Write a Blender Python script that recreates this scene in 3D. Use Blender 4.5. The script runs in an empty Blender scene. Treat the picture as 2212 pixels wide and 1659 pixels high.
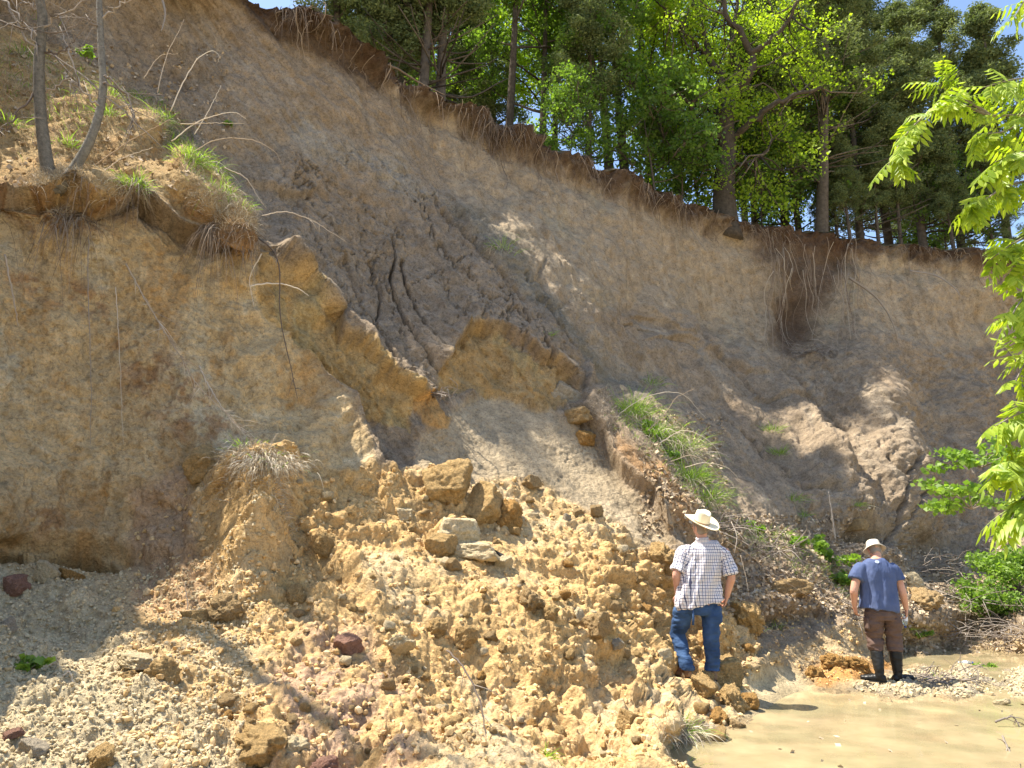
import bpy, math, random
import numpy as np
from mathutils import Vector, Matrix

# ------------------------------------------------------------------ camera, sky, sun, exposure
PITCH = math.radians(12.6)
CAMZ = 1.62
scene = bpy.context.scene
cam_data = bpy.data.cameras.new('camera')
cam = bpy.data.objects.new('camera', cam_data)
scene.collection.objects.link(cam)
cam.location = (0, 0, CAMZ)
cam.rotation_euler = (math.radians(90) + PITCH, 0, 0)
cam_data.lens = 27.0
cam_data.sensor_width = 36.0
cam_data.clip_start = 0.05
cam_data.clip_end = 2000
scene.camera = cam

SUN = Vector((-0.43, 0.05, 0.90)).normalized()       # direction towards the sun
world = bpy.data.worlds.new("World")
scene.world = world
world.use_nodes = True
wn = world.node_tree
bg = wn.nodes['Background']
sky = wn.nodes.new('ShaderNodeTexSky')
sky.sky_type = 'NISHITA'
sky.sun_disc = False
sky.sun_elevation = math.asin(SUN.z)
sky.sun_rotation = math.atan2(SUN.x, SUN.y)
sky.air_density = 1.0
sky.dust_density = 1.0
sky.ozone_density = 1.5
wn.links.new(sky.outputs[0], bg.inputs[0])
bg.inputs[1].default_value = 0.132
sun_data = bpy.data.lights.new('sun', 'SUN')
sun_data.energy = 5.0
sun_data.angle = math.radians(0.53)
sun_data.color = (1.0, 0.93, 0.80)
sun = bpy.data.objects.new('sun', sun_data)
scene.collection.objects.link(sun)
sun.rotation_euler = SUN.to_track_quat('Z', 'Y').to_euler()
scene.view_settings.view_transform = 'Standard'
scene.view_settings.look = 'None'
scene.view_settings.gamma = 1.0
scene.view_settings.exposure = 1.25
scene.cycles.max_bounces = 6
scene.cycles.transparent_max_bounces = 12

# ------------------------------------------------------------------ helpers
COL = scene.collection
F = 1659.0
CP, SP = math.cos(PITCH), math.sin(PITCH)

def q_of(y):
    v = (829.5 - y) / F
    return (SP + v * CP) / (CP - v * SP)

def W(x, y, Y):
    """point seen at (x, y) of a 2212 px wide view, Y metres ahead of the camera"""
    u = (x - 1106.0) / F
    v = (829.5 - y) / F
    k = Y / (CP - v * SP)
    return np.array([u * k, Y, CAMZ + (SP + v * CP) * k])

def WV(x, y, Y): return Vector(W(x, y, Y))

def hash3(ix, iy, iz, seed=0):
    h = (ix.astype(np.int64) * 374761393 + iy.astype(np.int64) * 668265263 + iz.astype(np.int64) * 2147483647 + seed * 974711) & 0xffffffff
    h = ((h ^ (h >> 13)) * 1274126177) & 0xffffffff
    h = ((h ^ (h >> 16)) * 2246822519) & 0xffffffff
    return (h ^ (h >> 15)) & 0xffffffff

def vnoise(p, seed=0):
    """smooth gradient-like value noise, about -1..1"""
    f = np.floor(p); i = f.astype(np.int64); t = p - f
    t = t * t * t * (t * (t * 6 - 15) + 10)
    out = np.zeros(len(p))
    for dx in (0, 1):
        wx = t[:, 0] if dx else 1 - t[:, 0]
        for dy in (0, 1):
            wy = t[:, 1] if dy else 1 - t[:, 1]
            for dz in (0, 1):
                wz = t[:, 2] if dz else 1 - t[:, 2]
                h = hash3(i[:, 0] + dx, i[:, 1] + dy, i[:, 2] + dz, seed)
                out += wx * wy * wz * (h.astype(np.float64) / 2147483647.5 - 1)
    return out

def fbm(p, oct=4, seed=0, gain=.5):
    a, s, o = 1.0, np.zeros(len(p)), 0.0
    q = p.copy()
    for k in range(oct):
        s += a * vnoise(q + 17.3 * k, seed + k); o += a
        q = q * 2.03; a *= gain
    return s / o * 1.6

def worley(p, seed=0):
    """returns (nearest distance, random id 0..1) with cell size 1"""
    f = np.floor(p).astype(np.int64)
    best = np.full(len(p), 9.0); bid = np.zeros(len(p)); sec = np.full(len(p), 9.0)
    for dx in (-1, 0, 1):
        for dy in (-1, 0, 1):
            for dz in (-1, 0, 1):
                c = f + np.array([dx, dy, dz])
                h = hash3(c[:, 0], c[:, 1], c[:, 2], seed)
                jx = (h & 1023) / 1023.0; jy = ((h >> 10) & 1023) / 1023.0; jz = ((h >> 20) & 1023) / 1023.0
                d = np.sqrt((c[:, 0] + jx - p[:, 0]) ** 2 + (c[:, 1] + jy - p[:, 1]) ** 2 + (c[:, 2] + jz - p[:, 2]) ** 2)
                m = d < best
                sec = np.where(m, best, np.minimum(sec, d))
                best = np.where(m, d, best); bid = np.where(m, ((h * 7919) & 0xffff) / 65535.0, bid)
    return best, sec, bid

def sstep(a, b, x):
    t = np.clip((x - a) / (b - a), 0, 1)
    return t * t * (3 - 2 * t)

def make_mesh(name, V, faces, smooth=True, attrs=None, mats=None, fmat=None):
    """V (n,3); faces = list of (k, m) index arrays"""
    me = bpy.data.meshes.new(name)
    V = np.asarray(V, dtype=np.float32)
    me.vertices.add(len(V)); me.vertices.foreach_set('co', V.ravel())
    faces = [np.asarray(f, dtype=np.int32) for f in faces if len(f)]
    nl = sum(f.size for f in faces); nf = sum(len(f) for f in faces)
    me.loops.add(nl); me.polygons.add(nf)
    me.loops.foreach_set('vertex_index', np.concatenate([f.ravel() for f in faces]))
    starts, k = [], 0
    for f in faces:
        n, c = f.shape
        starts.append(k + np.arange(n) * c); k += n * c
    me.polygons.foreach_set('loop_start', np.concatenate(starts).astype(np.int32))
    me.polygons.foreach_set('use_smooth', np.full(nf, smooth, dtype=bool))
    if attrs:
        for an, (kind, arr) in attrs.items():
            a = me.attributes.new(an, kind, 'POINT')
            if kind == 'FLOAT': a.data.foreach_set('value', np.asarray(arr, dtype=np.float32).ravel())
            elif kind == 'FLOAT_VECTOR': a.data.foreach_set('vector', np.asarray(arr, dtype=np.float32).ravel())
            else: a.data.foreach_set('color', np.asarray(arr, dtype=np.float32).ravel())
    if fmat is not None: me.polygons.foreach_set('material_index', np.asarray(fmat, dtype=np.int32))
    for m in (mats or []): me.materials.append(m)
    me.update(calc_edges=True); me.validate()
    return me

class MB:
    """collects shapes into ONE mesh object"""
    def __init__(s): s.V = []; s.F3 = []; s.F4 = []; s.var = []; s.n = 0
    def add(s, V, F3=None, F4=None, var=0.5):
        V = np.asarray(V, dtype=float)
        if F3 is not None and len(F3): s.F3.append(np.asarray(F3) + s.n)
        if F4 is not None and len(F4): s.F4.append(np.asarray(F4) + s.n)
        s.V.append(V); s.var.append(np.full(len(V), var) if np.isscalar(var) else np.asarray(var)); s.n += len(V)
    def tube(s, pts, rad, sides=6, var=0.5, cap=True, flat=1.0):
        P = np.asarray(pts, dtype=float); n = len(P)
        R = np.full(n, rad) if np.isscalar(rad) else np.asarray(rad, dtype=float)
        if len(R) != n: R = np.interp(np.linspace(0, 1, n), np.linspace(0, 1, len(R)), R)
        T = np.gradient(P, axis=0); T /= np.linalg.norm(T, axis=1)[:, None] + 1e-9
        ref = np.array([0, 0, 1.0]) if abs(T[0][2]) < .9 else np.array([1.0, 0, 0])
        a = np.linspace(0, 2 * math.pi, sides, endpoint=False)
        V = []
        N = np.cross(T[0], ref); N /= np.linalg.norm(N)
        for i in range(n):
            N = N - T[i] * np.dot(N, T[i]); N /= np.linalg.norm(N) + 1e-9
            B = np.cross(T[i], N)
            V.append(P[i] + R[i] * (np.cos(a)[:, None] * N + np.sin(a)[:, None] * B * flat))
        V = np.concatenate(V)
        k = np.arange(sides); k2 = (k + 1) % sides
        F4 = np.concatenate([np.stack([i * sides + k, i * sides + k2, (i + 1) * sides + k2, (i + 1) * sides + k], 1) for i in range(n - 1)])
        F3 = None
        if cap:
            V = np.vstack([V, P[0], P[-1]])
            c0, c1 = n * sides, n * sides + 1
            F3 = np.concatenate([np.stack([k2, k, np.full(sides, c0)], 1), np.stack([(n - 1) * sides + k, (n - 1) * sides + k2, np.full(sides, c1)], 1)])
        s.add(V, F3, F4, var)
    def rings(s, C, var=0.5, closed=(True, True)):
        """C (n, m, 3) rings lofted"""
        C = np.asarray(C, dtype=float); n, m, _ = C.shape
        V = C.reshape(-1, 3); k = np.arange(m); k2 = (k + 1) % m
        F4 = np.concatenate([np.stack([i * m + k, i * m + k2, (i + 1) * m + k2, (i + 1) * m + k], 1) for i in range(n - 1)])
        F3 = []
        nv = n * m
        if closed[0]:
            V = np.vstack([V, C[0].mean(0)]); F3.append(np.stack([k2, k, np.full(m, nv)], 1)); nv += 1
        if closed[1]:
            V = np.vstack([V, C[-1].mean(0)]); F3.append(np.stack([(n - 1) * m + k, (n - 1) * m + k2, np.full(m, nv)], 1)); nv += 1
        s.add(V, np.concatenate(F3) if F3 else None, F4, var)
    def build(s, name, mat, parent=None, smooth=True):
        V = np.concatenate(s.V)
        faces = []
        if s.F3: faces.append(np.concatenate(s.F3))
        if s.F4: faces.append(np.concatenate(s.F4))
        me = make_mesh(name, V, faces, smooth, {'var': ('FLOAT', np.concatenate(s.var))}, [mat])
        return link(name, me, parent)

def link(name, me, parent=None):
    o = bpy.data.objects.new(name, me); COL.objects.link(o)
    if parent is not None: o.parent = parent
    return o

def tag(o, label=None, cat=None, group=None, kind=None):
    if label: o['label'] = label
    if cat: o['category'] = cat
    if group: o['group'] = group
    if kind: o['kind'] = kind
    return o

def thing(name, loc, label, cat, group=None, rz=0.0):
    o = bpy.data.objects.new(name, None); COL.objects.link(o)
    o.location = loc; o.rotation_euler = (0, 0, rz); o.empty_display_size = .2
    return tag(o, label, cat, group)

def dup(root, loc, rz=0.0, sc=None, label=None, group=None, tilt=None):
    r = root.copy(); COL.objects.link(r); r.location = loc
    r.rotation_euler = (tilt[0], tilt[1], rz) if tilt else (0, 0, rz)
    if sc is not None: r.scale = (sc, sc, sc) if np.isscalar(sc) else sc
    if label: r['label'] = label
    if group: r['group'] = group
    elif group is not None and 'group' in r: del r['group']
    for ch in list(root.children):
        c = ch.copy(); COL.objects.link(c); c.parent = r
        for g in list(ch.children):
            d = g.copy(); COL.objects.link(d); d.parent = c
    return r

def spline(pts, n=12):
    """Catmull-Rom through points -> n samples"""
    P = [np.asarray(p, dtype=float) for p in pts]
    if len(P) == 2: return np.array([P[0] + (P[1] - P[0]) * t for t in np.linspace(0, 1, n)])
    P = [2 * P[0] - P[1]] + P + [2 * P[-1] - P[-2]]
    out = []; m = len(P) - 3
    for k in range(n):
        t = k / (n - 1) * m; i = min(int(t), m - 1); t -= i
        a, b, c, d = P[i:i + 4]
        out.append(.5 * ((2 * b) + (c - a) * t + (2 * a - 5 * b + 4 * c - d) * t * t + (3 * b - a - 3 * c + d) * t ** 3))
    return np.array(out)

# ------------------------------------------------------------------ materials
def new_mat(name):
    m = bpy.data.materials.new(name); m.use_nodes = True
    nt = m.node_tree
    return m, nt, nt.nodes['Principled BSDF']

def node(nt, kind, **kw):
    n = nt.nodes.new(kind)
    for k, v in kw.items():
        if k in ('inp',):
            for a, b in v.items(): n.inputs[a].default_value = b
        else: setattr(n, k, v)
    return n

def rgb(*c): return (c[0], c[1], c[2], 1)

def soil_mat(name, attr='soil', fine=60.0, bump=.5, rough=.95, dist=.012, var=.35, speck=.66, col=None):
    m, nt, b = new_mat(name)
    L = nt.links.new
    tc = node(nt, 'ShaderNodeTexCoord')
    if attr: a = node(nt, 'ShaderNodeAttribute', attribute_name=attr); colout = a.outputs['Color']
    else: a = node(nt, 'ShaderNodeRGB'); a.outputs[0].default_value = rgb(*col); colout = a.outputs[0]
    n1 = node(nt, 'ShaderNodeTexNoise', inp={'Scale': 5.0, 'Detail': 9.0, 'Roughness': .68}); L(tc.outputs['Object'], n1.inputs['Vector'])
    n2 = node(nt, 'ShaderNodeTexNoise', inp={'Scale': fine, 'Detail': 4.0, 'Roughness': .7}); L(tc.outputs['Object'], n2.inputs['Vector'])
    n3 = node(nt, 'ShaderNodeTexVoronoi', inp={'Scale': fine * .45}); L(tc.outputs['Object'], n3.inputs['Vector'])
    mr = node(nt, 'ShaderNodeMapRange', inp={1: .25, 2: .75, 3: 1 - var, 4: 1 + var}); L(n1.outputs[0], mr.inputs[0])
    mr2 = node(nt, 'ShaderNodeMapRange', inp={1: .3, 2: .7, 3: 1 - var * .7, 4: 1 + var * .6}); L(n2.outputs[0], mr2.inputs[0])
    mu = node(nt, 'ShaderNodeMath', operation='MULTIPLY'); L(mr.outputs[0], mu.inputs[0]); L(mr2.outputs[0], mu.inputs[1])
    vm = node(nt, 'ShaderNodeVectorMath', operation='SCALE'); L(colout, vm.inputs[0]); L(mu.outputs[0], vm.inputs['Scale'])
    n5 = node(nt, 'ShaderNodeTexNoise', inp={'Scale': 22.0, 'Detail': 6.0, 'Roughness': .75, 'Distortion': .6}); L(tc.outputs['Object'], n5.inputs['Vector'])
    m5 = node(nt, 'ShaderNodeMapRange', inp={1: .38, 2: .50, 3: speck, 4: 1.06}); L(n5.outputs[0], m5.inputs[0])
    vm5 = node(nt, 'ShaderNodeVectorMath', operation='SCALE'); L(vm.outputs[0], vm5.inputs[0]); L(m5.outputs[0], vm5.inputs['Scale'])
    L(vm5.outputs[0], b.inputs['Base Color'])
    ad = node(nt, 'ShaderNodeMath', operation='ADD'); L(n2.outputs[0], ad.inputs[0])
    m3 = node(nt, 'ShaderNodeMath', operation='MULTIPLY', inp={1: -.6}); L(n3.outputs['Distance'], m3.inputs[0]); L(m3.outputs[0], ad.inputs[1])
    ad2 = node(nt, 'ShaderNodeMath', operation='ADD'); L(ad.outputs[0], ad2.inputs[0])
    m4 = node(nt, 'ShaderNodeMath', operation='MULTIPLY', inp={1: 2.0}); L(n1.outputs[0], m4.inputs[0]); L(m4.outputs[0], ad2.inputs[1])
    ad3 = node(nt, 'ShaderNodeMath', operation='MULTIPLY_ADD', inp={1: 1.4}); L(n5.outputs[0], ad3.inputs[0]); L(ad2.outputs[0], ad3.inputs[2]); ad2 = ad3
    bp = node(nt, 'ShaderNodeBump', inp={'Strength': bump, 'Distance': dist}); L(ad2.outputs[0], bp.inputs['Height'])
    L(bp.outputs[0], b.inputs['Normal'])
    b.inputs['Roughness'].default_value = rough
    b.inputs['Specular IOR Level'].default_value = .12
    return m

def var_mat(name, c0, c1, rough=.8, spec=.2, noise=None, trans=0.0, tcol=None):
    """colour runs from c0 to c1 with the per-vertex 'var' value; trans = share of light let through (leaves)"""
    m, nt, b = new_mat(name); L = nt.links.new
    a = node(nt, 'ShaderNodeAttribute', attribute_name='var')
    mx = node(nt, 'ShaderNodeMix', data_type='RGBA')
    mx.inputs[6].default_value = rgb(*c0); mx.inputs[7].default_value = rgb(*c1)
    L(a.outputs['Fac'], mx.inputs[0])
    out = mx.outputs[2]
    if noise:
        tc = node(nt, 'ShaderNodeTexCoord')
        n1 = node(nt, 'ShaderNodeTexNoise', inp={'Scale': noise, 'Detail': 6.0, 'Roughness': .7}); L(tc.outputs['Object'], n1.inputs['Vector'])
        mr = node(nt, 'ShaderNodeMapRange', inp={1: .3, 2: .7, 3: .55, 4: 1.4}); L(n1.outputs[0], mr.inputs[0])
        vm = node(nt, 'ShaderNodeVectorMath', operation='SCALE'); L(out, vm.inputs[0]); L(mr.outputs[0], vm.inputs['Scale'])
        out = vm.outputs[0]
        bp = node(nt, 'ShaderNodeBump', inp={'Strength': .6, 'Distance': .02}); L(n1.outputs[0], bp.inputs['Height']); L(bp.outputs[0], b.inputs['Normal'])
    L(out, b.inputs['Base Color'])
    b.inputs['Roughness'].default_value = rough
    b.inputs['Specular IOR Level'].default_value = spec
    if trans:
        t = node(nt, 'ShaderNodeBsdfTranslucent')
        vm2 = node(nt, 'ShaderNodeVectorMath', operation='MULTIPLY'); L(out, vm2.inputs[0]); vm2.inputs[1].default_value = tcol or (1.3, 1.5, .5)
        L(vm2.outputs[0], t.inputs[0])
        ms = node(nt, 'ShaderNodeMixShader', inp={0: trans}); L(b.outputs[0], ms.inputs[1]); L(t.outputs[0], ms.inputs[2])
        L(ms.outputs[0], nt.nodes['Material Output'].inputs[0])
    return m
# ------------------------------------------------------------------ the bank: one sheet from creek bed to cliff rim
RIM = [(-780, -70), (0, -70), (150, -80), (300, -130), (430, -60), (530, 0), (600, 18), (690, 45), (745, 85), (770, 105), (810, 130), (870, 178), (930, 205), (1000, 240), (1040, 262),
       (1085, 290), (1130, 303), (1200, 338), (1250, 350), (1330, 388), (1400, 405), (1440, 432), (1500, 442), (1560, 470), (1620, 488), (1700, 498),
       (1760, 505), (1800, 528), (1860, 515), (1910, 532), (2000, 540), (2080, 540), (2130, 548), (2212, 560), (2640, 600)]
rx_, ry_ = np.array(RIM, dtype=float).T
def rim_y(x): return np.interp(x, rx_, ry_)
RIMZ = 9.3
CPTS = []   # x, y, Y
for x in list(range(-760, 2640, 90)):
    y = float(rim_y(x)); zr = RIMZ if x < 1900 else RIMZ - (x - 1900) / 1000 * 1.0
    CPTS.append((x, y, zr / q_of(y) if x > 250 else float(np.interp(x, [-760, -400, 0, 250], [4.6, 6.0, 9.3, zr / q_of(y)]))))
CPTS += [
 # left margin
 (-760,1850,2.2),(-760,1400,3.4),(-760,1200,3.9),(-760,800,4.0),(-760,400,4.2),(-760,0,4.5),
 (-400,1850,2.6),(-400,1400,4.0),(-400,1200,4.8),(-400,800,5.0),(-400,400,5.2),(-400,0,5.8),
 (0,1850,3.7),(0,1659,4.6),(0,1500,5.4),(0,1400,6.0),(0,1300,6.6),(0,1215,7.25),(0,1185,7.35),(0,1100,7.25),(0,900,7.5),(0,700,7.75),(0,500,7.75),(0,435,7.6),(0,395,7.75),(0,300,8.3),(0,200,8.7),(0,100,9.1),(0,0,9.5),
 (100,1195,7.5),(200,1195,7.7),(280,1150,7.9),(100,430,7.8),(100,385,8.0),(200,420,8.1),(230,455,8.2),
 (200,1850,4.0),(200,1659,4.9),(200,1400,6.4),(200,1000,8.05),(200,800,8.2),(200,600,8.35),(200,380,8.6),(200,250,9.2),(200,170,9.7),(215,130,10.1),(200,0,10.5),
 (300,0,10.8),(300,150,10.6),(300,210,10.35),(400,0,11.1),(400,150,11.0),(400,260,10.6),(500,150,11.2),(500,300,10.8),(500,390,10.4),
 (250,240,9.5),(330,270,9.5),(390,330,9.3),(440,370,9.2),(480,420,9.15),(530,470,9.1),(300,400,8.8),(400,440,8.9),(470,500,9.0),(540,515,9.1),
 (380,320,10.0),(450,345,10.2),(520,430,10.1),(570,480,10.1),
 (300,700,8.6),(300,900,8.35),(400,700,8.8),(400,900,8.5),(400,1000,8.2),(300,1050,8.05),(400,1100,7.9),(400,1200,7.5),(400,1300,6.9),(400,1400,6.4),(400,1500,5.9),(400,1659,5.1),(400,1850,4.1),
 (540,600,9.25),(500,700,9.15),(560,700,9.3),(540,800,9.0),
 # orange scarp on the left: top line, then base line
 (560,540,9.55),(620,600,9.75),(680,660,9.95),(740,740,10.1),(800,800,10.15),(870,870,10.2),(940,900,10.3),
 (545,640,9.4),(600,730,9.55),(660,810,9.7),(730,880,9.85),(800,920,9.95),(870,945,10.0),(960,930,10.3),
 (600,850,9.2),(600,1000,8.6),(600,1100,8.2),(700,900,9.5),(700,1000,9.0),(620,1200,7.8),(600,1300,7.2),(600,1400,6.7),(600,1659,5.3),(600,1850,4.3),
 (640,590,10.1),(700,600,10.8),(720,700,10.35),(600,500,10.3),(600,400,11.0),(600,200,11.6),(600,100,11.7),
 (700,500,11.4),(700,400,11.8),(700,300,12.1),(700,200,12.2),(700,120,12.3),
 (800,700,10.9),(800,600,11.7),(800,500,12.2),(800,400,12.6),(800,300,12.9),(800,200,13.0),
 (800,1000,9.5),(800,1100,8.9),(800,1200,8.3),(800,1300,7.6),(800,1400,7.0),(800,1500,6.5),(800,1659,5.6),(800,1850,4.5),
 # middle scarp: top line / base line
 (940,800,10.9),(980,750,11.3),(1020,718,11.6),(1080,730,11.75),(1140,765,11.8),(1200,800,11.85),(1240,850,11.85),
 (930,880,10.6),(980,860,11.0),(1020,850,11.3),(1080,855,11.5),(1140,870,11.55),(1190,890,11.5),
 (950,650,11.9),(950,500,13.0),(950,400,13.9),(950,300,14.3),(950,230,14.5),
 (1106,1000,10.5),(1106,900,11.25),(1106,650,12.5),(1106,550,13.3),(1106,450,14.6),(1106,400,15.3),(1000,1000,10.2),(950,1000,10.0),(1000,1100,9.4),
 (1106,1100,9.8),(1106,1200,9.0),(1106,1300,8.3),(1106,1400,7.6),(1106,1500,7.0),(1106,1659,5.8),(1106,1850,4.8),
 (1250,1000,11.0),(1250,1100,10.2),(1250,1200,9.4),(1250,700,13.2),(1250,600,14.4),(1250,500,16.0),(1250,420,16.7),(1300,780,13.3),
 (1300,1300,8.8),(1300,1400,8.2),(1300,1500,7.6),(1300,1620,6.6),(1300,1850,5.2),
 # grassy ridge right of the chute
 (1230,860,11.8),(1300,905,11.7),(1370,960,11.5),(1430,1030,11.2),(1490,1100,10.8),(1540,1160,10.6),
 (1230,900,11.5),(1290,960,11.3),(1320,1010,11.1),(1400,1090,10.7),(1440,1160,10.3),(1500,1230,10.0),
 (1330,870,12.8),(1400,900,13.6),(1470,970,13.4),(1520,1040,12.9),(1560,1110,12.2),
 (1400,800,15.8),(1400,700,17.0),(1400,600,17.8),(1400,480,18.2),
 (1560,560,20.0),(1560,700,19.6),(1560,800,18.0),(1560,900,16.3),(1560,1000,14.5),(1600,1200,11.6),(1600,1300,10.7),(1560,1400,9.7),(1540,1480,9.2),
 (1480,1300,10.1),(1440,1340,9.7),(1480,1370,9.75),(1540,1370,9.6),(1480,1448,9.1),(1480,1520,8.4),(1480,1600,7.4),
 (1750,600,20.8),(1750,740,20.0),(1750,850,18.5),(1750,950,17),(1750,1050,15.3),(1750,1150,14.0),(1750,1220,13.0),(1750,1300,12.2),(1750,1400,11.3),
 (1850,780,19.4),(1900,880,18.2),(1930,1000,16.8),(1960,1100,15.9),(1970,1180,15.4),(1830,900,17.9),(1850,1050,15.9),
 (2000,700,21.7),(2000,850,20.4),(2030,1000,18.6),(2060,1100,17.5),(2000,1200,16.0),(2000,1260,14.9),(2000,1330,13.6),
 (1850,1250,13.6),(1850,1350,12.1),(1880,1150,15.0),
 (2212,800,22.5),(2212,950,21),(2212,1100,18.6),(2212,1200,16.8),(2212,1300,14.6),(2212,1370,13.4),(2640,900,22),(2640,1200,18),(2640,1400,12.5),
 ]
def zp(x, y, z): CPTS.append((x, y, (z - CAMZ) / q_of(y)))
# creek margins and bed: (x, y, height above the water level 0)
for x, y, z in [(1540,1659,.0),(1530,1610,.02),(1600,1565,.0),(1660,1530,.0),(1740,1492,.0),(1830,1484,.04),(1915,1478,.05),(2000,1480,.04),(2100,1490,.03),(2212,1500,.02),
                (1640,1480,.12),(1700,1440,.22),(1620,1430,.4),(1760,1455,.12),(1850,1440,.14),(1960,1455,.08),(2080,1455,.1),(2212,1455,.1),
                (1950,1425,-.06),(2050,1420,-.08),(2140,1425,-.07),(2212,1425,-.05),(1880,1415,.16),(1990,1398,.1),(2100,1395,.05),
                (1700,1560,-.12),(1700,1640,-.16),(1600,1659,-.1),(1800,1520,-.05),(1900,1600,-.16),(2000,1520,-.05),(2212,1560,-.1),(2212,1659,-.2),(1900,1659,-.2),
                (1600,1850,-.15),(1450,1850,.05),(2000,1850,-.25),(2640,1500,.0),(2640,1850,-.2),(1420,1640,.18),(1460,1560,.34)]: zp(x, y, z)
CPT = np.array(CPTS)
_, ui = np.unique(CPT[:, :2], axis=0, return_index=True); CPT = CPT[ui]

def rbf_fit(P, y, eps=18.0):
    X = P / 1000.0
    d = np.sqrt(((X[:, None] - X[None]) ** 2).sum(-1) + (eps / 1000) ** 2)
    n = len(X); A = np.zeros((n + 3, n + 3)); A[:n, :n] = -d + np.eye(n) * 0.0008
    A[:n, n] = 1; A[:n, n + 1:] = X; A[n, :n] = 1; A[n + 1:, :n] = X.T
    return X, np.linalg.solve(A, np.concatenate([y, np.zeros(3)])), eps / 1000
_X, _w, _e = rbf_fit(CPT[:, :2], CPT[:, 2])
def depth(px, py):
    Q = np.stack([px, py], -1).reshape(-1, 2) / 1000.0
    out = np.empty(len(Q)); n = len(_X)
    for s in range(0, len(Q), 20000):
        q = Q[s:s + 20000]
        d = np.sqrt(((q[:, None] - _X[None]) ** 2).sum(-1) + _e ** 2)
        out[s:s + 20000] = -d @ _w[:n] + _w[n] + q @ _w[n + 1:]
    return out.reshape(np.shape(px))

NC, NR = 1533, 777
ST = 4
gx_c = np.linspace(-760, 2620, (NC - 1) // ST + 1); gt_c = np.linspace(0, 1, (NR - 1) // ST + 1)
BOT = 1850.0
GXc = np.repeat(gx_c[None], len(gt_c), 0)
RY = rim_y(gx_c)
GYc = RY[None] + gt_c[:, None] * (BOT - RY[None])
Dc = depth(GXc, GYc)
def up(A):
    r = np.linspace(0, A.shape[0] - 1, NR); c = np.linspace(0, A.shape[1] - 1, NC)
    r0 = np.minimum(r.astype(int), A.shape[0] - 2); c0 = np.minimum(c.astype(int), A.shape[1] - 2)
    fr = (r - r0)[:, None]; fc = (c - c0)[None]
    B = A[r0] * (1 - fr) + A[r0 + 1] * fr
    return B[:, c0] * (1 - fc) + B[:, c0 + 1] * fc
PX = up(GXc); D = up(Dc)
ry = rim_y(PX[0]); PY = ry[None] + np.linspace(0, 1, NR)[:, None] * (BOT - ry[None])
U_ = (PX - 1106) / F; V_ = (829.5 - PY) / F; K_ = D / (CP - V_ * SP)
POS = np.stack([U_ * K_, D, CAMZ + (SP + V_ * CP) * K_], -1)

def normals(P):
    a = np.gradient(P, axis=1); b = np.gradient(P, axis=0)
    N = np.cross(b, a); N /= np.linalg.norm(N, axis=-1)[..., None] + 1e-12
    s = np.sign(-(N * (P - np.array([0, 0, CAMZ]))).sum(-1)); s[s == 0] = 1
    return N * s[..., None]
def blur(A, k):
    for _ in range(k):
        B = A.copy(); B[1:-1] = (A[:-2] + A[2:] + 2 * A[1:-1]) / 4
        A = B.copy(); A[:, 1:-1] = (B[:, :-2] + B[:, 2:] + 2 * B[:, 1:-1]) / 4
    return A
NOR = normals(blur(POS, 6)); NOR = blur(NOR, 6); NOR /= np.linalg.norm(NOR, axis=-1)[..., None]
px, py = PX.ravel(), PY.ravel(); pos = POS.reshape(-1, 3); nor = NOR.reshape(-1, 3)

def seg_dist(x, y, pts, closed=False):
    P = list(pts) + ([pts[0]] if closed else [])
    d = np.full(len(x), 1e9); side = np.zeros(len(x), dtype=bool)
    for (ax, ay), (bx, by) in zip(P[:-1], P[1:]):
        vx, vy = bx - ax, by - ay
        t = np.clip(((x - ax) * vx + (y - ay) * vy) / (vx * vx + vy * vy + 1e-9), 0, 1)
        d = np.minimum(d, np.hypot(x - ax - t * vx, y - ay - t * vy))
        if closed:
            c = ((ay > y) != (by > y)) & (x < (bx - ax) * (y - ay) / (by - ay + 1e-12) + ax)
            side ^= c
    return d, side
def pmask(pts, soft=20.0, warp=10.0):
    """soft-edged region, its edge roughened"""
    x0, x1 = min(p[0] for p in pts) - 2 * soft - warp, max(p[0] for p in pts) + 2 * soft + warp
    y0, y1 = min(p[1] for p in pts) - 2 * soft - warp, max(p[1] for p in pts) + 2 * soft + warp
    idx = np.nonzero((px > x0) & (px < x1) & (py > y0) & (py < y1))[0]
    out = np.zeros(len(px))
    x = px[idx] + warp * WX[idx]; y = py[idx] + warp * WY[idx]
    d, s = seg_dist(x, y, pts, True)
    sd = np.where(s, d, -d)
    out[idx] = sstep(-soft / 2, soft / 2, sd)
    return out
def line_feat(pts, width, amp, prof='v', warp=6.0):
    x0, x1 = min(p[0] for p in pts) - width * 2 - warp, max(p[0] for p in pts) + width * 2 + warp
    y0, y1 = min(p[1] for p in pts) - width * 2 - warp, max(p[1] for p in pts) + width * 2 + warp
    idx = np.nonzero((px > x0) & (px < x1) & (py > y0) & (py < y1))[0]
    d, _ = seg_dist(px[idx] + warp * WX[idx], py[idx] + warp * WY[idx], pts)
    out = np.zeros(len(px)); out[idx] = amp * (1 - sstep(0, width, d))
    return out
def blob(cx, cy, rx, ry, amp, ang=0.0, p=2):
    c, s = math.cos(math.radians(ang)), math.sin(math.radians(ang))
    dx, dy = px - cx, py - cy
    a = (dx * c + dy * s) / rx; b = (-dx * s + dy * c) / ry
    return amp * np.exp(-(a * a + b * b) ** (p / 2))

UV3 = np.stack([px / 60, py / 60, np.zeros(len(px))], 1)
WX = fbm(UV3, 6, 11, .6); WY = fbm(UV3 + 50, 6, 12, .6)

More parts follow.
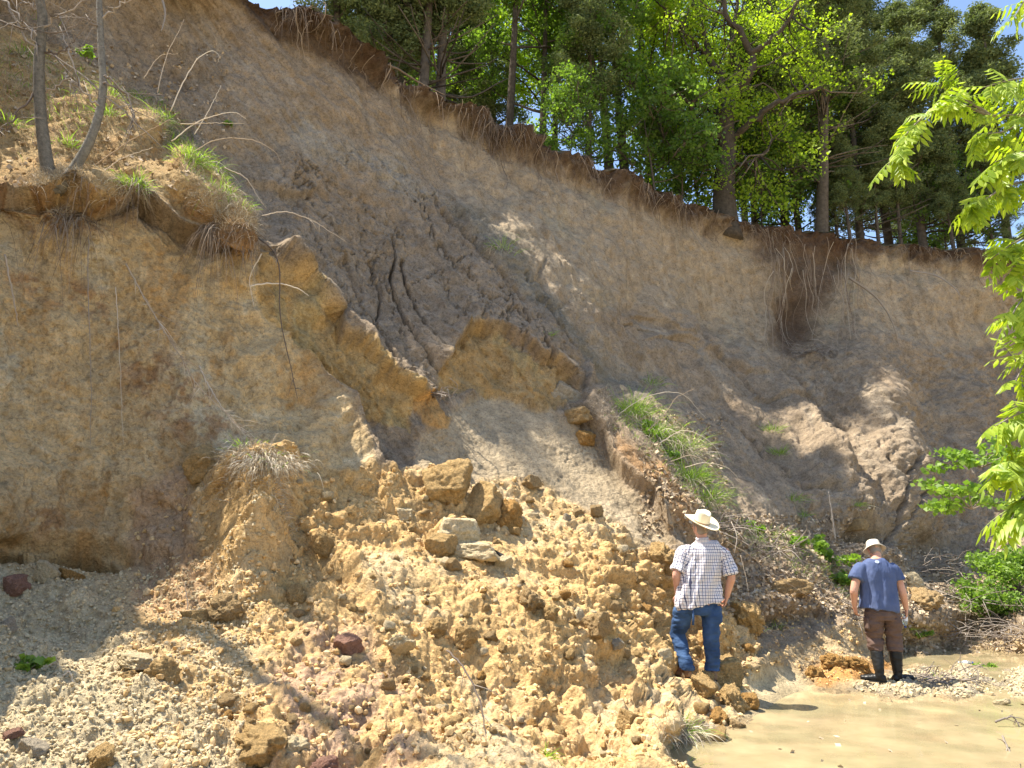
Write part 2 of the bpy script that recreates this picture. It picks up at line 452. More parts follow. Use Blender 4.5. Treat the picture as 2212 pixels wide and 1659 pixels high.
m_rub = pmask([(-400,1210),(0,1205),(270,1190),(330,1050),(460,1010),(640,1000),(780,1040),(880,1020),(1060,1035),(1170,1040),(1290,1120),(1400,1180),(1470,1230),(1600,1290),(1640,1400),(1640,1470),(1600,1580),(1540,1680),(1560,1850),(-900,1850),(-900,1210)], 26, 14)
m_chute = pmask([(900,960),(960,900),(1040,850),(1190,880),(1290,970),(1360,1060),(1460,1180),(1400,1190),(1290,1120),(1170,1050),(900,1020)], 20, 6)
m_slab = pmask([(540,430),(700,300),(950,420),(1160,600),(1290,800),(1240,850),(1080,730),(1010,715),(940,830),(900,890),(860,850),(740,730),(640,600)], 40, 12)
m_left = pmask([(-900,430),(200,440),(400,520),(540,520),(560,640),(640,780),(760,960),(820,1060),(640,1010),(450,1010),(330,1060),(270,1190),(0,1205),(-900,1210)], 24, 10)
m_scl = pmask([(560,545),(640,615),(700,680),(760,755),(830,815),(885,870),(885,940),(830,925),(740,885),(660,805),(590,715),(545,640)], 8, 13)
m_scm = pmask([(935,810),(975,760),(1015,715),(1070,735),(1140,770),(1205,805),(1250,870),(1215,880),(1140,870),(1080,855),(1020,845),(960,860),(930,850)], 10, 15)
m_orng = pmask([(880,875),(930,880),(975,900),(965,925),(920,925),(885,900)], 8, 9)
m_cliff = pmask([(760,120),(900,260),(1000,440),(1100,560),(1250,660),(1380,640),(1560,740),(1700,780),(1800,700),(2000,740),(2600,800),(2640,560),(2130,500),(1560,420),(1130,250),(870,130)], 40, 20)
m_ledge = pmask([(-900,440),(0,420),(230,450),(300,420),(400,500),(540,500),(520,430),(440,350),(330,225),(210,140),(0,40),(-900,-100)], 18, 10)
m_mudr = pmask([(1560,1440),(1750,1380),(1900,1330),(2060,1350),(2300,1400),(2640,1400),(2640,1850),(1500,1850),(1540,1640)], 20, 8)
m_fines = pmask([(1590,1480),(1640,1440),(1700,1440),(1740,1480),(1760,1500),(1640,1560),(1590,1550)], 16, 4)
m_bar = pmask([(1950,1450),(2000,1440),(2212,1440),(2640,1440),(2640,1520),(2212,1510),(1960,1500),(1830,1490)], 12, 6)
rimd = py - rim_y(px)                       # distance below the rim

# ---- displacement along the surface normal (metres)
d = np.zeros(len(px))
calm = 1 - .75 * m_chute - .8 * m_mudr
d += fbm(pos * .55, 4, 1) * .17 * calm
d += fbm(pos * 2.3, 5, 2, .6) * .055 * calm + m_left * (-np.abs(fbm(pos * np.array([2.2, 2.2, 1.4]) + 5, 5, 14, .6)) * .10 + .03)
d += fbm(pos * 9.0, 3, 3) * .012 * np.clip(calm, .45, 1)
# wall: vertical striations
st = pos * np.array([2.6, 2.6, .35])
steep = np.clip(m_cliff + m_left * .6 + m_scl + m_scm, 0, 1)
d += steep * fbm(st, 4, 5) * .09
d += (m_scl + m_scm) * fbm(pos * np.array([5, 5, .5]), 3, 6) * .07
# slump streaks across the big slab
al = np.stack([(px * .80 - py * .60) / 26.0, (px * .60 + py * .80) / 190.0, np.zeros(len(px))], 1)
stk = fbm(al, 4, 7)
m_main = np.clip(1 - m_rub - m_left - m_cliff - m_mudr - m_ledge - m_chute, 0, 1)
d += m_main * stk * .055 + m_slab * (-np.abs(fbm(al * 1.1 + 9, 4, 8, .6)) * .04 + .015)
al2 = np.stack([(px * .86 - py * .5) / 60.0, (px * .5 + py * .86) / 420.0, np.zeros(len(px))], 1)
d += m_main * fbm(al * np.array([2.6, 1.6, 1]) + 3, 4, 13, .6) * .035
d += m_main * fbm(al2, 3, 9) * .14 * (px > 1250) + m_chute * fbm(al2 * 2, 3, 10) * .03
# deep cracks in the slab
for pts, w, a in [([(840,510),(850,560),(845,620),(870,690),(905,760),(935,810)],7,-.3), ([(870,560),(885,640),(915,710),(950,770)],8,-.28), ([(800,560),(820,640),(815,700)],6,-.2),
                  ([(760,620),(800,700),(850,770),(880,820)],7,-.22), ([(1090,640),(1120,690),(1150,740)],6,-.2), ([(1100,690),(1160,740),(1190,800)],6,-.22),
                  ([(640,430),(660,500),(690,560)],6,-.16), ([(980,520),(1040,560),(1100,640)],6,-.14), ([(900,470),(960,540),(1010,620)],5,-.12), ([(720,520),(760,600),(780,660)],6,-.15),
                  ([(1160,640),(1230,740),(1300,830),(1330,880)],9,-.25), ([(1240,760),(1290,840),(1310,870)],7,-.22), ([(960,460),(1010,520),(1100,620),(1150,680)],14,-.2),
                  ([(1180,560),(1160,600),(1220,700)],10,-.12), ([(1940,1010),(1935,1080),(1950,1130),(1930,1180)],7,-.3), ([(1905,1010),(1950,1060),(1990,1090)],6,-.25), ([(1960,1120),(1990,1060),(2010,1100)],6,-.25),
                  ([(1500,740),(1560,780),(1640,860),(1700,880)],7,-.16),([(1340,700),(1420,730),(1500,770)],6,-.12),([(1680,800),(1740,860),(1830,930)],6,-.14),([(1560,900),(1640,960),(1700,1020),(1800,1080)],8,-.22)]:
    d += line_feat(pts, w * .62, a * .8, warp=10) * (1 + .5 * WY)

# torn lips: ground stands proud on the upper side of these lines and drops away sharply below them
def lip(pts, amp, fade, side=1, under=0.0, uw=16):
    m = 3.2 * fade; x0, x1 = min(p[0] for p in pts) - m, max(p[0] for p in pts) + m; y0, y1 = min(p[1] for p in pts) - m, max(p[1] for p in pts) + m
    ii = np.nonzero((px > x0) & (px < x1) & (py > y0) & (py < y1))[0]
    x = px[ii] + 7 * WX[ii]; y = py[ii] + 7 * WY[ii]; best = np.full(len(ii), 1e9); sg = np.zeros(len(ii)); end = np.zeros(len(ii))
    nseg = len(pts) - 1
    for k, ((ax, ay), (bx, by)) in enumerate(zip(pts[:-1], pts[1:])):
        vx, vy = bx - ax, by - ay; t = np.clip(((x - ax) * vx + (y - ay) * vy) / (vx * vx + vy * vy), 0, 1)
        dd_ = np.hypot(x - ax - t * vx, y - ay - t * vy); s = np.sign(vx * (y - ay) - vy * (x - ax))      # +: below/left of the line when drawn left to right
        mm = dd_ < best; best = np.where(mm, dd_, best); sg = np.where(mm, s, sg)
        u = (k + t) / nseg; end = np.where(mm, np.minimum(u, 1 - u), end)
    sd = -sg * best * side; e = sstep(0, .10, end)
    out = np.zeros(len(px)); out[ii] = (amp * sstep(-2.5, 2.5, sd) * np.exp(-np.clip(sd, 0, None) / fade) - under * sstep(0, 3, -sd) * np.exp(-np.clip(-sd, 0, None) / uw)) * e
    return out
d += lip([(548,520),(620,598),(680,658),(740,738),(800,798),(870,868),(940,900)], .26, 60)
d += lip([(925,830),(980,752),(1020,716),(1080,732),(1140,767),(1200,802),(1255,868)], .30, 60)
d += lip([(575,700),(640,775),(700,850),(760,935),(815,1015),(880,1060)], .20, 40, -1)
d += line_feat([(590,560),(640,612),(700,672),(760,742),(820,802),(872,862)], 13, .09) + line_feat([(590,560),(640,612),(700,672),(760,742),(820,802),(872,862)], 30, .07)
d += lip([(-60,432),(60,425),(140,415),(235,455),(290,430),(390,500),(470,520),(545,540)], .26, 70, 1, .26, 34)
d += lip([(1225,875),(1290,945),(1320,1005),(1400,1088),(1450,1165)], .24, 50, 1, .05)
d += lip([(1502,770),(1545,769),(1575,790),(1610,808),(1660,822)], .16, 40)
d += lip([(1380,740),(1440,735),(1490,752),(1540,790)], .12, 40)
d += lip([(1610,860),(1690,868),(1740,858),(1780,880)], .14, 40)
d += lip([(1640,1330),(1700,1318),(1760,1322),(1790,1340)], .16, 24)
d += lip([(1360,670),(1420,700),(1480,745)], .10, 40)
d += lip([(-60,1180),(60,1190),(170,1175),(260,1190)], .16, 60, 1, .12, 16)
d += lip([(520,395),(580,400),(640,420),(690,410)], .14, 40) + lip([(640,430),(720,520),(745,560)], .12, 40, -1)
# blocky cracking of the slump block and the right-hand ridges
cz = np.nonzero((m_slab > .05) | ((px > 1780) & (py > 760) & (py < 1220) & (px < 2212)) | (m_cliff > .3))[0]
cp = np.stack([(px[cz] * .80 - py[cz] * .60) / 58.0, (px[cz] * .60 + py[cz] * .80) / 150.0, np.zeros(len(cz))], 1) + .6 * np.stack([WX[cz], WY[cz], 0 * WX[cz]], 1)
f1, f2, rid = worley(cp, 91)
cw = np.where(m_cliff[cz] > .3, .12, np.maximum(m_slab[cz], .45 * (px[cz] > 1780)))
d[cz] += cw * (-.11 * np.exp(-((f2 - f1) / .035) ** 2) * (rid > .5) + (rid - .5) * .05)
# ridges, hollows and gullies
for b in [(1890,850,50,120,.55,-25),(1950,1000,50,140,.48,-22),(1760,960,30,120,.45,-38),(1830,980,24,130,-.35,-32),(1600,880,26,110,.3,-42),(2110,900,40,110,.6,-25),(2030,900,26,120,-.5,-25),(1478,1454,36,20,-.26,0),(1850,1060,70,60,.25,0),(1880,1146,48,22,-1.1,5),(1970,900,22,110,-.4,-28),(2080,1010,70,60,.35,0),(2050,880,60,50,.25,0),
          (1720,690,50,60,-.5,10),(1600,760,22,60,.22,-30),(1800,1010,50,40,.16,0),(1660,900,60,25,.14,20),(1420,760,60,30,.14,20),(1750,780,70,16,.2,8),
          (1400,1010,40,120,.12,-40),(1560,870,80,20,-.18,25),(2000,1180,60,30,-.3,0),(1960,1230,80,20,-.2,10),
          (480,1060,60,40,.25,0),(545,1120,62,105,.72,0),(560,1215,70,40,.3,0),(595,1010,32,22,.3,0),(640,1230,30,90,.22,-35),(740,1230,24,110,.25,-38),
          (310,1240,50,60,-.1,0),(80,1180,140,16,-.3,0),(200,1180,80,14,-.2,0),(400,480,60,50,-.1,0),
          (930,1060,110,40,.18,20),(620,1180,26,90,-.2,-20),(170,1290,40,40,.12,0),(300,1500,90,40,.1,0),(560,1580,80,50,.12,0),(1100,1330,110,60,.14,20),(1220,1380,70,40,.12,0),(1500,1400,50,50,-.12,0),(1330,1560,60,30,.12,0),(840,1500,120,50,.1,0),
          (700,870,20,140,.14,-35),(760,960,16,100,.12,-30),(1680,1300,60,16,.16,6),(1690,1330,70,14,-.14,6),(1850,1290,30,14,.12,0),(2060,1330,60,24,.18,0)]:
    d += blob(b[0], b[1], b[2], b[3], b[4], b[5])
# root-bound top layer hangs over
ovh = (1 - sstep(0, 34, rimd)) 
d += ovh * fbm(pos * 7.0, 4, 22, .65) * .09
d += ovh * (.16 + .34 * fbm(pos * 1.4, 5, 21, .6))
d -= np.exp(-((rimd - 46) / 20.0) ** 2) * .12 * m_cliff
ldg = np.exp(-((py - (430 + 20 * np.sin(px / 40))) / 20.0) ** 2) * (px < 300)
d += ldg * .14
# rubble: rounded clods at several sizes
ri = np.nonzero(m_rub > .01)[0]
pr = pos[ri]; mr_ = m_rub[ri]
warp = np.stack([fbm(pr * 3, 2, 31), fbm(pr * 3 + 9, 2, 32), fbm(pr * 3 + 19, 2, 33)], 1)
big = np.clip(fbm(pr * .9, 2, 40) * .5 + .6, .1, 1.2)
leftq = sstep(500, 250, px[ri])             # fine gravel in the left corner
for cell, amp, sd in [(.42, .15, 51), (.17, .075, 52), (.08, .036, 53), (.043, .016, 54)]:
    f1, f2, rid = worley((pr + warp * cell * .35) / cell, sd)
    h = np.clip(1 - (f1 / .62) ** 2, 0, 1) ** .6 * (rid > .25) * (.4 + .6 * rid)
    a = amp * mr_ * big * (1 - leftq * (.75 if cell > .1 else .1))
    d[ri] += h * a - a * .35
    if cell == .08: rubid = rid
dd = fbm(pr * 14.0, 3, 60)
d[ri] += dd * .016 * mr_
# crumbly clods on the mud bank to the right
mi = np.nonzero((m_mudr > .02) | ((px > 1450) & (py > 1100)))[0]
f1, f2, rid = worley(pos[mi] / .22, 70)
sel = np.clip(1 - m_fines[mi], 0, 1) * (1 - sstep(-.02, -.1, pos[mi][:, 2]))
d[mi] += np.clip(1 - (f1 / .6) ** 2, 0, 1) * (rid > .55) * .05 * sel + fbm(pos[mi] * 7, 3, 71) * .02 * sel
m_far = sstep(1640, 1760, px) * sstep(740, 800, py) * sstep(1260, 1200, py)
d += m_far * (-np.abs(fbm(pos * 1.5 + 3, 5, 66, .62)) * .20 + .06 + fbm(pos * 5, 4, 67, .65) * .035)
d *= (1 - .9 * m_fines)
d += m_slab * (fbm(pos * 11.0, 4, 64, .7) * .022) + np.clip(m_slab + m_main * (px > 1250), 0, 1) * (np.round(fbm(pos * 3.2, 3, 65) * 3) / 3) * .03
d += (fbm(pos * 26.0, 3, 61, .6) * .009 + np.clip(fbm(pos * 5.5, 4, 62, .6) - .15, 0, 1) * -.035) * (1 - m_fines)
P2 = (pos + nor * d[:, None]).reshape(NR, NC, 3)

# ---- soil colours (the soils themselves: ochre clay, grey silt, rust stains, dark topsoil)
def lerp(a, b, t): return a + (np.asarray(b) - a) * t[:, None]
n_a = fbm(pos * .9, 6, 81, .62); n_b = fbm(pos * 3.1, 5, 82, .65); n_c = fbm(pos * 9.0, 4, 83, .65); n_s = fbm(pos * np.array([2.2, 2.2, .5]), 4, 84)
C = np.tile(np.array([.350, .268, .182]), (len(px), 1))
C = lerp(C, [.41, .34, .25], sstep(.0, .6, fbm(al * 1.2, 5, 85, .6)) * .45)
C = lerp(C, [.27, .20, .135], sstep(.1, .7, fbm(al * 1.6 + 7, 5, 87, .6)) * .5)
C = lerp(C, [.42, .325, .215], m_cliff * .85)
C = lerp(C, [.31, .22, .13], m_cliff * sstep(.1, .6, fbm(pos * np.array([5, 5, .6]), 5, 88, .6)) * .6)
C = lerp(C, [.38, .32, .21], m_cliff * sstep(.05, .7, n_a) * .4)
C = lerp(C, [.33, .255, .18], m_slab * .55)
C = lerp(C, [.47, .37, .24], m_chute)
C = lerp(C, [.50, .36, .19], m_left)
C = lerp(C, [.42, .25, .10], m_left * sstep(0, .6, fbm(pos * np.array([4, 4, 1.1]), 5, 89, .65)) * .7)
C = lerp(C, [.52, .45, .31], m_left * sstep(.0, .6, fbm(pos * np.array([2.1, 2.1, 1.2]) + 4, 6, 90, .65)) * .6)
C = lerp(C, [.33, .25, .14], m_left * sstep(.2, .6, fbm(pos * 14, 4, 92, .7)) * .5)
rust = pmask([(220,700),(300,690),(360,760),(430,820),(500,900),(460,960),(330,930),(260,880)], 60, 30) + pmask([(0,580),(130,590),(240,640),(230,690),(100,660),(0,620)], 40, 16) + pmask([(400,860),(480,880),(520,940),(440,930)], 30, 12) + pmask([(0,1080),(100,1090),(160,1150),(0,1170)], 50, 20)
C = lerp(C, [.22, .105, .045], np.clip(rust, 0, 1) * sstep(-.1, .5, n_b + n_c * .8) * .65)
C = lerp(C, [.53, .355, .15], np.clip(m_scl + m_scm * .8, 0, 1) * .9)
C = lerp(C, [.44, .34, .17], np.clip(m_scl + m_scm, 0, 1) * sstep(.2, .6, fbm(pos * np.array([4, 4, .4]), 3, 86)) * .7)
C = lerp(C, [.58, .34, .13], m_orng)
C = lerp(C, [.60, .395, .175], m_rub)
C = lerp(C, [.60, .465, .28], m_rub * sstep(-.1, .5, n_a) * .8)
C = lerp(C, [.42, .27, .11], m_rub * sstep(0, .5, n_b) * .5)
gl = m_rub * pmask([(-400,1200),(260,1200),(330,1400),(420,1500),(560,1659),(600,1850),(-400,1850)], 160, 40)
C = lerp(C, [.50, .42, .27], gl * .85)
pink = m_rub * pmask([(620,1380),(780,1350),(830,1450),(950,1540),(900,1700),(560,1700),(640,1560),(560,1480)], 90, 30)
C = lerp(C, [.43, .29, .22], pink * .65 * sstep(-.5, .3, n_b))
C = lerp(C, [.40, .26, .17], pmask([(270,1060),(400,1000),(430,1180),(470,1260),(430,1330),(280,1290)], 40, 16) * .6)
C = lerp(C, [.54, .37, .17], m_ledge * .85)
C = lerp(C, [.20, .19, .15], pmask([(960,440),(1010,450),(1120,560),(1230,680),(1330,780),(1420,850),(1380,870),(1270,770),(1150,650),(1040,550)], 30, 14) * .6)
C = lerp(C, [.40, .36, .29], pmask([(640,240),(760,330),(900,380),(960,440),(900,440),(760,380),(620,300)], 60, 30) * .6)
C = lerp(C, [.30, .17, .07], m_ledge * sstep(0, .4, n_b) * .5)
C = lerp(C, [.46, .34, .19], m_mudr * .9)
C = lerp(C, [.54, .43, .26], m_fines)
C = lerp(C, [.44, .37, .26], m_bar)
C = lerp(C, [.52, .25, .07], pmask([(1740,1440),(1800,1420),(1920,1425),(1930,1450),(1860,1465),(1760,1485)], 20, 12) * .8)
C = lerp(C, [.36, .27, .19], pmask([(1540,1130),(1700,1200),(1850,1260),(1800,1330),(1640,1300),(1540,1230)], 60, 20) * .7)
mred = pmask([(1310,950),(1340,1010),(1420,1090),(1500,1190),(1560,1260),(1620,1300),(1600,1230),(1500,1120),(1420,1030)], 30, 12)
C = lerp(C, [.45, .24, .09], mred * .6)
top = 1 - sstep(4, 48, rimd + 26 * n_a + 14 * n_b + 10 * WX)
C = lerp(C, [.15, .10, .065], top * (px > 300))
C = lerp(C, [.075, .048, .032], top * (px > 300) * sstep(-.3, .3, n_b + .5 * n_c))
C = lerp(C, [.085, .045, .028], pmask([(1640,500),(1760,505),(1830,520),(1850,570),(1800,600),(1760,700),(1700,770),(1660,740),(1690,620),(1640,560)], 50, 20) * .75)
C = lerp(C, [.085, .05, .03], pmask([(480,-20),(600,0),(760,90),(860,180),(820,200),(700,130),(560,60)], 40, 20) * .8)
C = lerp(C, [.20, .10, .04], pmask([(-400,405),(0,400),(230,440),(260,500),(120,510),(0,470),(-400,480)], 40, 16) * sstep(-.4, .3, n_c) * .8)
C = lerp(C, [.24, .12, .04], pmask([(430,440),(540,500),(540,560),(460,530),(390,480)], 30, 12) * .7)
C *= (1 + .16 * n_b + .12 * n_c)[:, None]
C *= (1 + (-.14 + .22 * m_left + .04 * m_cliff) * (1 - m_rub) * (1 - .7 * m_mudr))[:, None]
wet = sstep(.09, .0, P2.reshape(-1, 3)[:, 2] + .02 * n_b) * (px > 1400)
C = C * (1 - .30 * wet)[:, None]
C = np.clip(C, .02, .8)

idx = (np.arange(NR - 1)[:, None] * NC + np.arange(NC - 1)[None]).ravel()
FQ = np.stack([idx, idx + NC, idx + NC + 1, idx + 1], 1)
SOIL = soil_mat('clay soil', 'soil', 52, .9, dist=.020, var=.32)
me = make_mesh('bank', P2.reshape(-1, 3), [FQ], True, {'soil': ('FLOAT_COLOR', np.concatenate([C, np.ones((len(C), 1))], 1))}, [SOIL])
bank = link('earth_bank', me); tag(bank, 'eroded ochre and grey clay bank with its slumped slopes and rubble apron', 'hillside', kind='structure')
P2n = normals(P2)

def surf(x, y):
    """point and normal of the built bank seen at (x, y)"""
    c = (x + 760) / 3380 * (NC - 1); ryy = float(rim_y(x)); r = (y - ryy) / (BOT - ryy) * (NR - 1)
    c = int(np.clip(round(c), 0, NC - 1)); r = int(np.clip(round(r), 0, NR - 1))
    return P2[r, c].copy(), P2n[r, c].copy()
def surf_col(x, y):
    c = int(np.clip(round((x + 760) / 3380 * (NC - 1)), 0, NC - 1)); ryy = float(rim_y(x)); r = int(np.clip(round((y - ryy) / (BOT - ryy) * (NR - 1)), 0, NR - 1))
    return C[r * NC + c]

# forest floor behind the rim, running far back; its front follows the rim
rimP = P2[0]
sel = np.arange(0, NC, 6); R0 = rimP[sel]
back = [R0 + np.array([0, 0, .0])]
dirn = np.array([-.59, .81, 0.0])
for k, (b, h) in enumerate([(.25, .10), (.8, .16), (2.5, .2), (6, .5), (14, .9), (40, 1.2), (160, 1.5)]):
    Q = R0 + dirn * b; Q[:, 2] += h + vnoise(Q * .9, 5) * .12 * min(b, 1); back.append(Q)
PL = np.stack(back); nr, nc = PL.shape[:2]
idx = (np.arange(nr - 1)[:, None] * nc + np.arange(nc - 1)[None]).ravel()
FOR = soil_mat('forest floor', None, 40, .6, col=(.13, .09, .045))
me = make_mesh('forest_floor', PL.reshape(-1, 3), [np.stack([idx, idx + 1, idx + nc + 1, idx + nc], 1)], True, None, [FOR])
tag(link('forest_floor', me), 'leaf littered forest floor on top of the bank', 'ground', kind='structure')
def plateau(x, Y, lift=0.0):
    """forest floor height: above the rim seen at x, at distance Y"""
    y = float(rim_y(x)); r, _ = surf(x, y)
    return r

# ground all round, to the horizon (below the creek)
v = []
for a in np.linspace(0, 2 * math.pi, 49)[:-1]: v.append((math.cos(a), math.sin(a)))
v = np.array(v); V = [np.zeros((1, 3)) + np.array([0, 0, -.32])]
for r in (8, 30, 120, 900): V.append(np.c_[v * r, np.full(48, -.32)])
V = np.concatenate(V); k = np.arange(48); k2 = (k + 1) % 48
F3 = np.stack([np.zeros(48, int), 1 + k, 1 + k2], 1); F4 = np.concatenate([np.stack([1 + i * 48 + k, 1 + (i + 1) * 48 + k, 1 + (i + 1) * 48 + k2, 1 + i * 48 + k2], 1) for i in range(3)])
GND = soil_mat('creek bed soil', None, 30, .4, col=(.42, .33, .2))
tag(link('ground', make_mesh('ground', V, [F3, F4], True, None, [GND])), 'sandy ground of the creek valley', 'ground', kind='structure')

# ------------------------------------------------------------------ water
def water_mat():
    m, nt, b = new_mat('muddy water'); L = nt.links.new
    tc = node(nt, 'ShaderNodeTexCoord')
    n1 = node(nt, 'ShaderNodeTexNoise', inp={'Scale': 1.3, 'Detail': 7.0, 'Roughness': .6}); L(tc.outputs['Object'], n1.inputs['Vector'])
    cr = node(nt, 'ShaderNodeMix', data_type='RGBA'); cr.inputs[6].default_value = rgb(.40, .34, .19); cr.inputs[7].default_value = rgb(.51, .40, .23)
    mr = node(nt, 'ShaderNodeMapRange', inp={1: .42, 2: .60}); L(n1.outputs[0], mr.inputs[0]); L(mr.outputs[0], cr.inputs[0])
    L(cr.outputs[2], b.inputs['Base Color'])
    b.inputs['Roughness'].default_value = .07; b.inputs['IOR'].default_value = 1.33
    mp = node(nt, 'ShaderNodeMapping', inp={'Scale': (.9, 1.3, 1)}); L(tc.outputs['Object'], mp.inputs[0])
    n2 = node(nt, 'ShaderNodeTexNoise', inp={'Scale': 7.0, 'Detail': 3.0}); L(mp.outputs[0], n2.inputs['Vector'])
    bp = node(nt, 'ShaderNodeBump', inp={'Strength': .035, 'Distance': .02}); L(n2.outputs[0], bp.inputs['Height']); L(bp.outputs[0], b.inputs['Normal'])
    tr = node(nt, 'ShaderNodeBsdfTransparent', inp={0: rgb(.95, .9, .75)})
    n3 = node(nt, 'ShaderNodeTexNoise', inp={'Scale': 2.2, 'Detail': 5.0}); L(tc.outputs['Object'], n3.inputs['Vector'])
    m3 = node(nt, 'ShaderNodeMapRange', inp={1: .3, 2: .7, 3: .55, 4: .9}); L(n3.outputs[0], m3.inputs[0])
    ms = node(nt, 'ShaderNodeMixShader'); L(m3.outputs[0], ms.inputs[0]); L(tr.outputs[0], ms.inputs[1]); L(b.outputs[0], ms.inputs[2])
    L(ms.outputs[0], nt.nodes['Material Output'].inputs[0])
    return m
WAT = water_mat()
gx = np.linspace(-1, 26, 28); gy = np.linspace(-6, 16, 23)
XX, YY = np.meshgrid(gx, gy); V = np.stack([XX.ravel(), YY.ravel(), np.zeros(XX.size)], 1)
idx = (np.arange(22)[:, None] * 28 + np.arange(27)[None]).ravel()
tag(link('water', make_mesh('water', V, [np.stack([idx, idx + 1, idx + 29, idx + 28], 1)], True, None, [WAT])), 'shallow muddy creek pool', 'water', kind='structure')
# ------------------------------------------------------------------ trees
BARK = var_mat('tree bark', (.05, .04, .03), (.16, .13, .10), .9, .1, noise=9)
LEAF_Y = var_mat('oak leaves in spring', (.18, .27, .025), (.38, .46, .06), .5, .3, trans=.6, tcol=(1.35, 1.5, .4))
LEAF_G = var_mat('broad green leaves', (.065, .12, .03), (.19, .28, .055), .5, .3, trans=.55, tcol=(1.35, 1.5, .5))
LEAF_C = var_mat('cedar foliage', (.06, .09, .04), (.23, .27, .11), .7, .15, trans=.3, tcol=(1.1, 1.2, .6))
RNG = np.random.default_rng(7)

def leaves(mb, cen, rad, per, size, rng, kind='leaf', flat=.75, droop=0.0):
    """per leaves scattered in a blob about each centre; every leaf is a small pointed blade"""
    cen = np.asarray(cen); n = len(cen) * per
    c = np.repeat(cen, per, 0); r = np.repeat(np.asarray(rad) if not np.isscalar(rad) else np.full(len(cen), rad), per)
    g = rng.normal(size=(n, 3)); g /= np.linalg.norm(g, axis=1)[:, None]
    g *= (rng.random(n) ** .45)[:, None]; g[:, 2] *= flat
    p = c + g * r[:, None]
    a = rng.normal(size=(n, 3)); a[:, 2] *= .5; a[:, 2] -= droop; a /= np.linalg.norm(a, axis=1)[:, None]
    b = np.cross(a, rng.normal(size=(n, 3))); b /= np.linalg.norm(b, axis=1)[:, None]
    s = size * (.6 + .8 * rng.random(n))[:, None]
    w = .45 if kind == 'leaf' else .2
    V = np.stack([p - a * s * .5, p - b * s * w, p + a * s * .5, p + b * s * w], 1).reshape(-1, 3)
    F4 = np.arange(n * 4).reshape(-1, 4)
    cv = np.repeat(rng.random(len(cen)), per)
    var = np.repeat(np.clip(cv * .5 + rng.random(n) * .6, 0, 1), 4)
    mb.add(V, None, F4, var)

def limb(tr, p0, d, L, r0, rng, bend=.25, up=.1, sides=6, n=7):
    pts = [np.array(p0, dtype=float)]; d = np.array(d, dtype=float); d /= np.linalg.norm(d)
    for i in range(n - 1):
        d = d + rng.normal(size=3) * bend / n * 2 + np.array([0, 0, up / n]); d /= np.linalg.norm(d)
        pts.append(pts[-1] + d * L / (n - 1))
    tr.tube(pts, np.linspace(r0, r0 * .35, n), sides, rng.random())
    return np.array(pts), d

def broadleaf(seed, H=11.0, leafm=None, name='broadleaf_tree', bare=.4, spread=2.6, dens=130, lsize=.095, lean=(0, 0), r0=.16):
    rng = np.random.default_rng(seed)
    root = thing(name, (0, 0, 0), 'x', 'tree')
    tr, lf = MB(), MB()
    n = 12
    tp = np.array([[lean[0] * t ** 1.2 + .12 * math.sin(3 * t + seed), lean[1] * t + .12 * math.cos(4 * t + seed), H * .9 * t] for t in np.linspace(0, 1, n)])
    tp = np.vstack([tp[0] + [0, 0, -.9], tp])
    tr.tube(tp, np.r_[r0 * 1.5, r0 * 1.25, np.linspace(r0, r0 * .25, n - 1)], 9, .4)
    cen = []
    nb = 15
    for i in range(nb):
        t = bare + (1 - bare) * (i + rng.random()) / nb
        p = np.array([np.interp(t * H * .9, tp[:, 2], tp[:, k]) for k in range(3)])
        az = i * 2.4 + rng.random(); Lb = spread * (1.15 - .75 * t) * (.7 + .6 * rng.random()) + .5
        pts, d = limb(tr, p, (math.cos(az), math.sin(az), .35 + .5 * t), Lb, r0 * .42 * (1.2 - t), rng, .5, .5)
        for k in (3, 4, 5, 6):
            for s in range(2):
                dd = d + rng.normal(size=3) * .8
                q, _ = limb(tr, pts[k], dd, .55 + .5 * rng.random(), .018, rng, .6, .2, 4, 4)
                cen.append(q[-1]); 
                if rng.random() < .4: cen.append(q[2])
    leaves(lf, cen, .40, int(dens * .62), lsize, rng)
    t = tr.build('trunk', BARK, root); c = lf.build('crown', leafm, root, smooth=False)
    return root

def cedar(seed, H=10.0, name='cedar_tree', bare=.16, R=2.4, dens=150, r0=.13, lean=(0, 0), topw=.25):
    rng = np.random.default_rng(seed)
    root = thing(name, (0, 0, 0), 'x', 'tree')
    tr, lf = MB(), MB(); n = 12
    tp = np.array([[lean[0] * t + .08 * math.sin(5 * t + seed), lean[1] * t + .08 * math.cos(4 * t), H * t] for t in np.linspace(0, 1, n)])
    tp = np.vstack([tp[0] + [0, 0, -.9], tp])
    tr.tube(tp, np.r_[r0 * 1.5, r0 * 1.2, np.linspace(r0, .02, n - 1)], 8, .5)
    cen, rad = [], []
    nb = int(H * 7.5)
    for i in range(nb):
        t = bare * .4 + (1 - bare * .4) * (i + rng.random()) / nb
        p = np.array([np.interp(t * H, tp[:, 2], tp[:, k]) for k in range(3)])
        az = rng.random() * 6.283; Lb = (R * (1 - t) ** .75 + topw) * (.55 + .65 * rng.random())
        dead = t < bare or rng.random() < .12
        pts, d = limb(tr, p, (math.cos(az), math.sin(az), .1 + .6 * t), Lb, .03 * (1.2 - t), rng, .35, .35, 4, 6)
        if dead: continue
        for k in (2, 3, 4, 5):
            for s in range(1 + (k > 2)):
                cen.append(pts[k] + rng.normal(size=3) * .14 * Lb); rad.append(.22 + .18 * rng.random())
    leaves(lf, cen, rad, dens, .095, rng, 'needle', .6, .3)
    tr.build('trunk', BARK, root); lf.build('crown', LEAF_C, root, smooth=False)
    return root

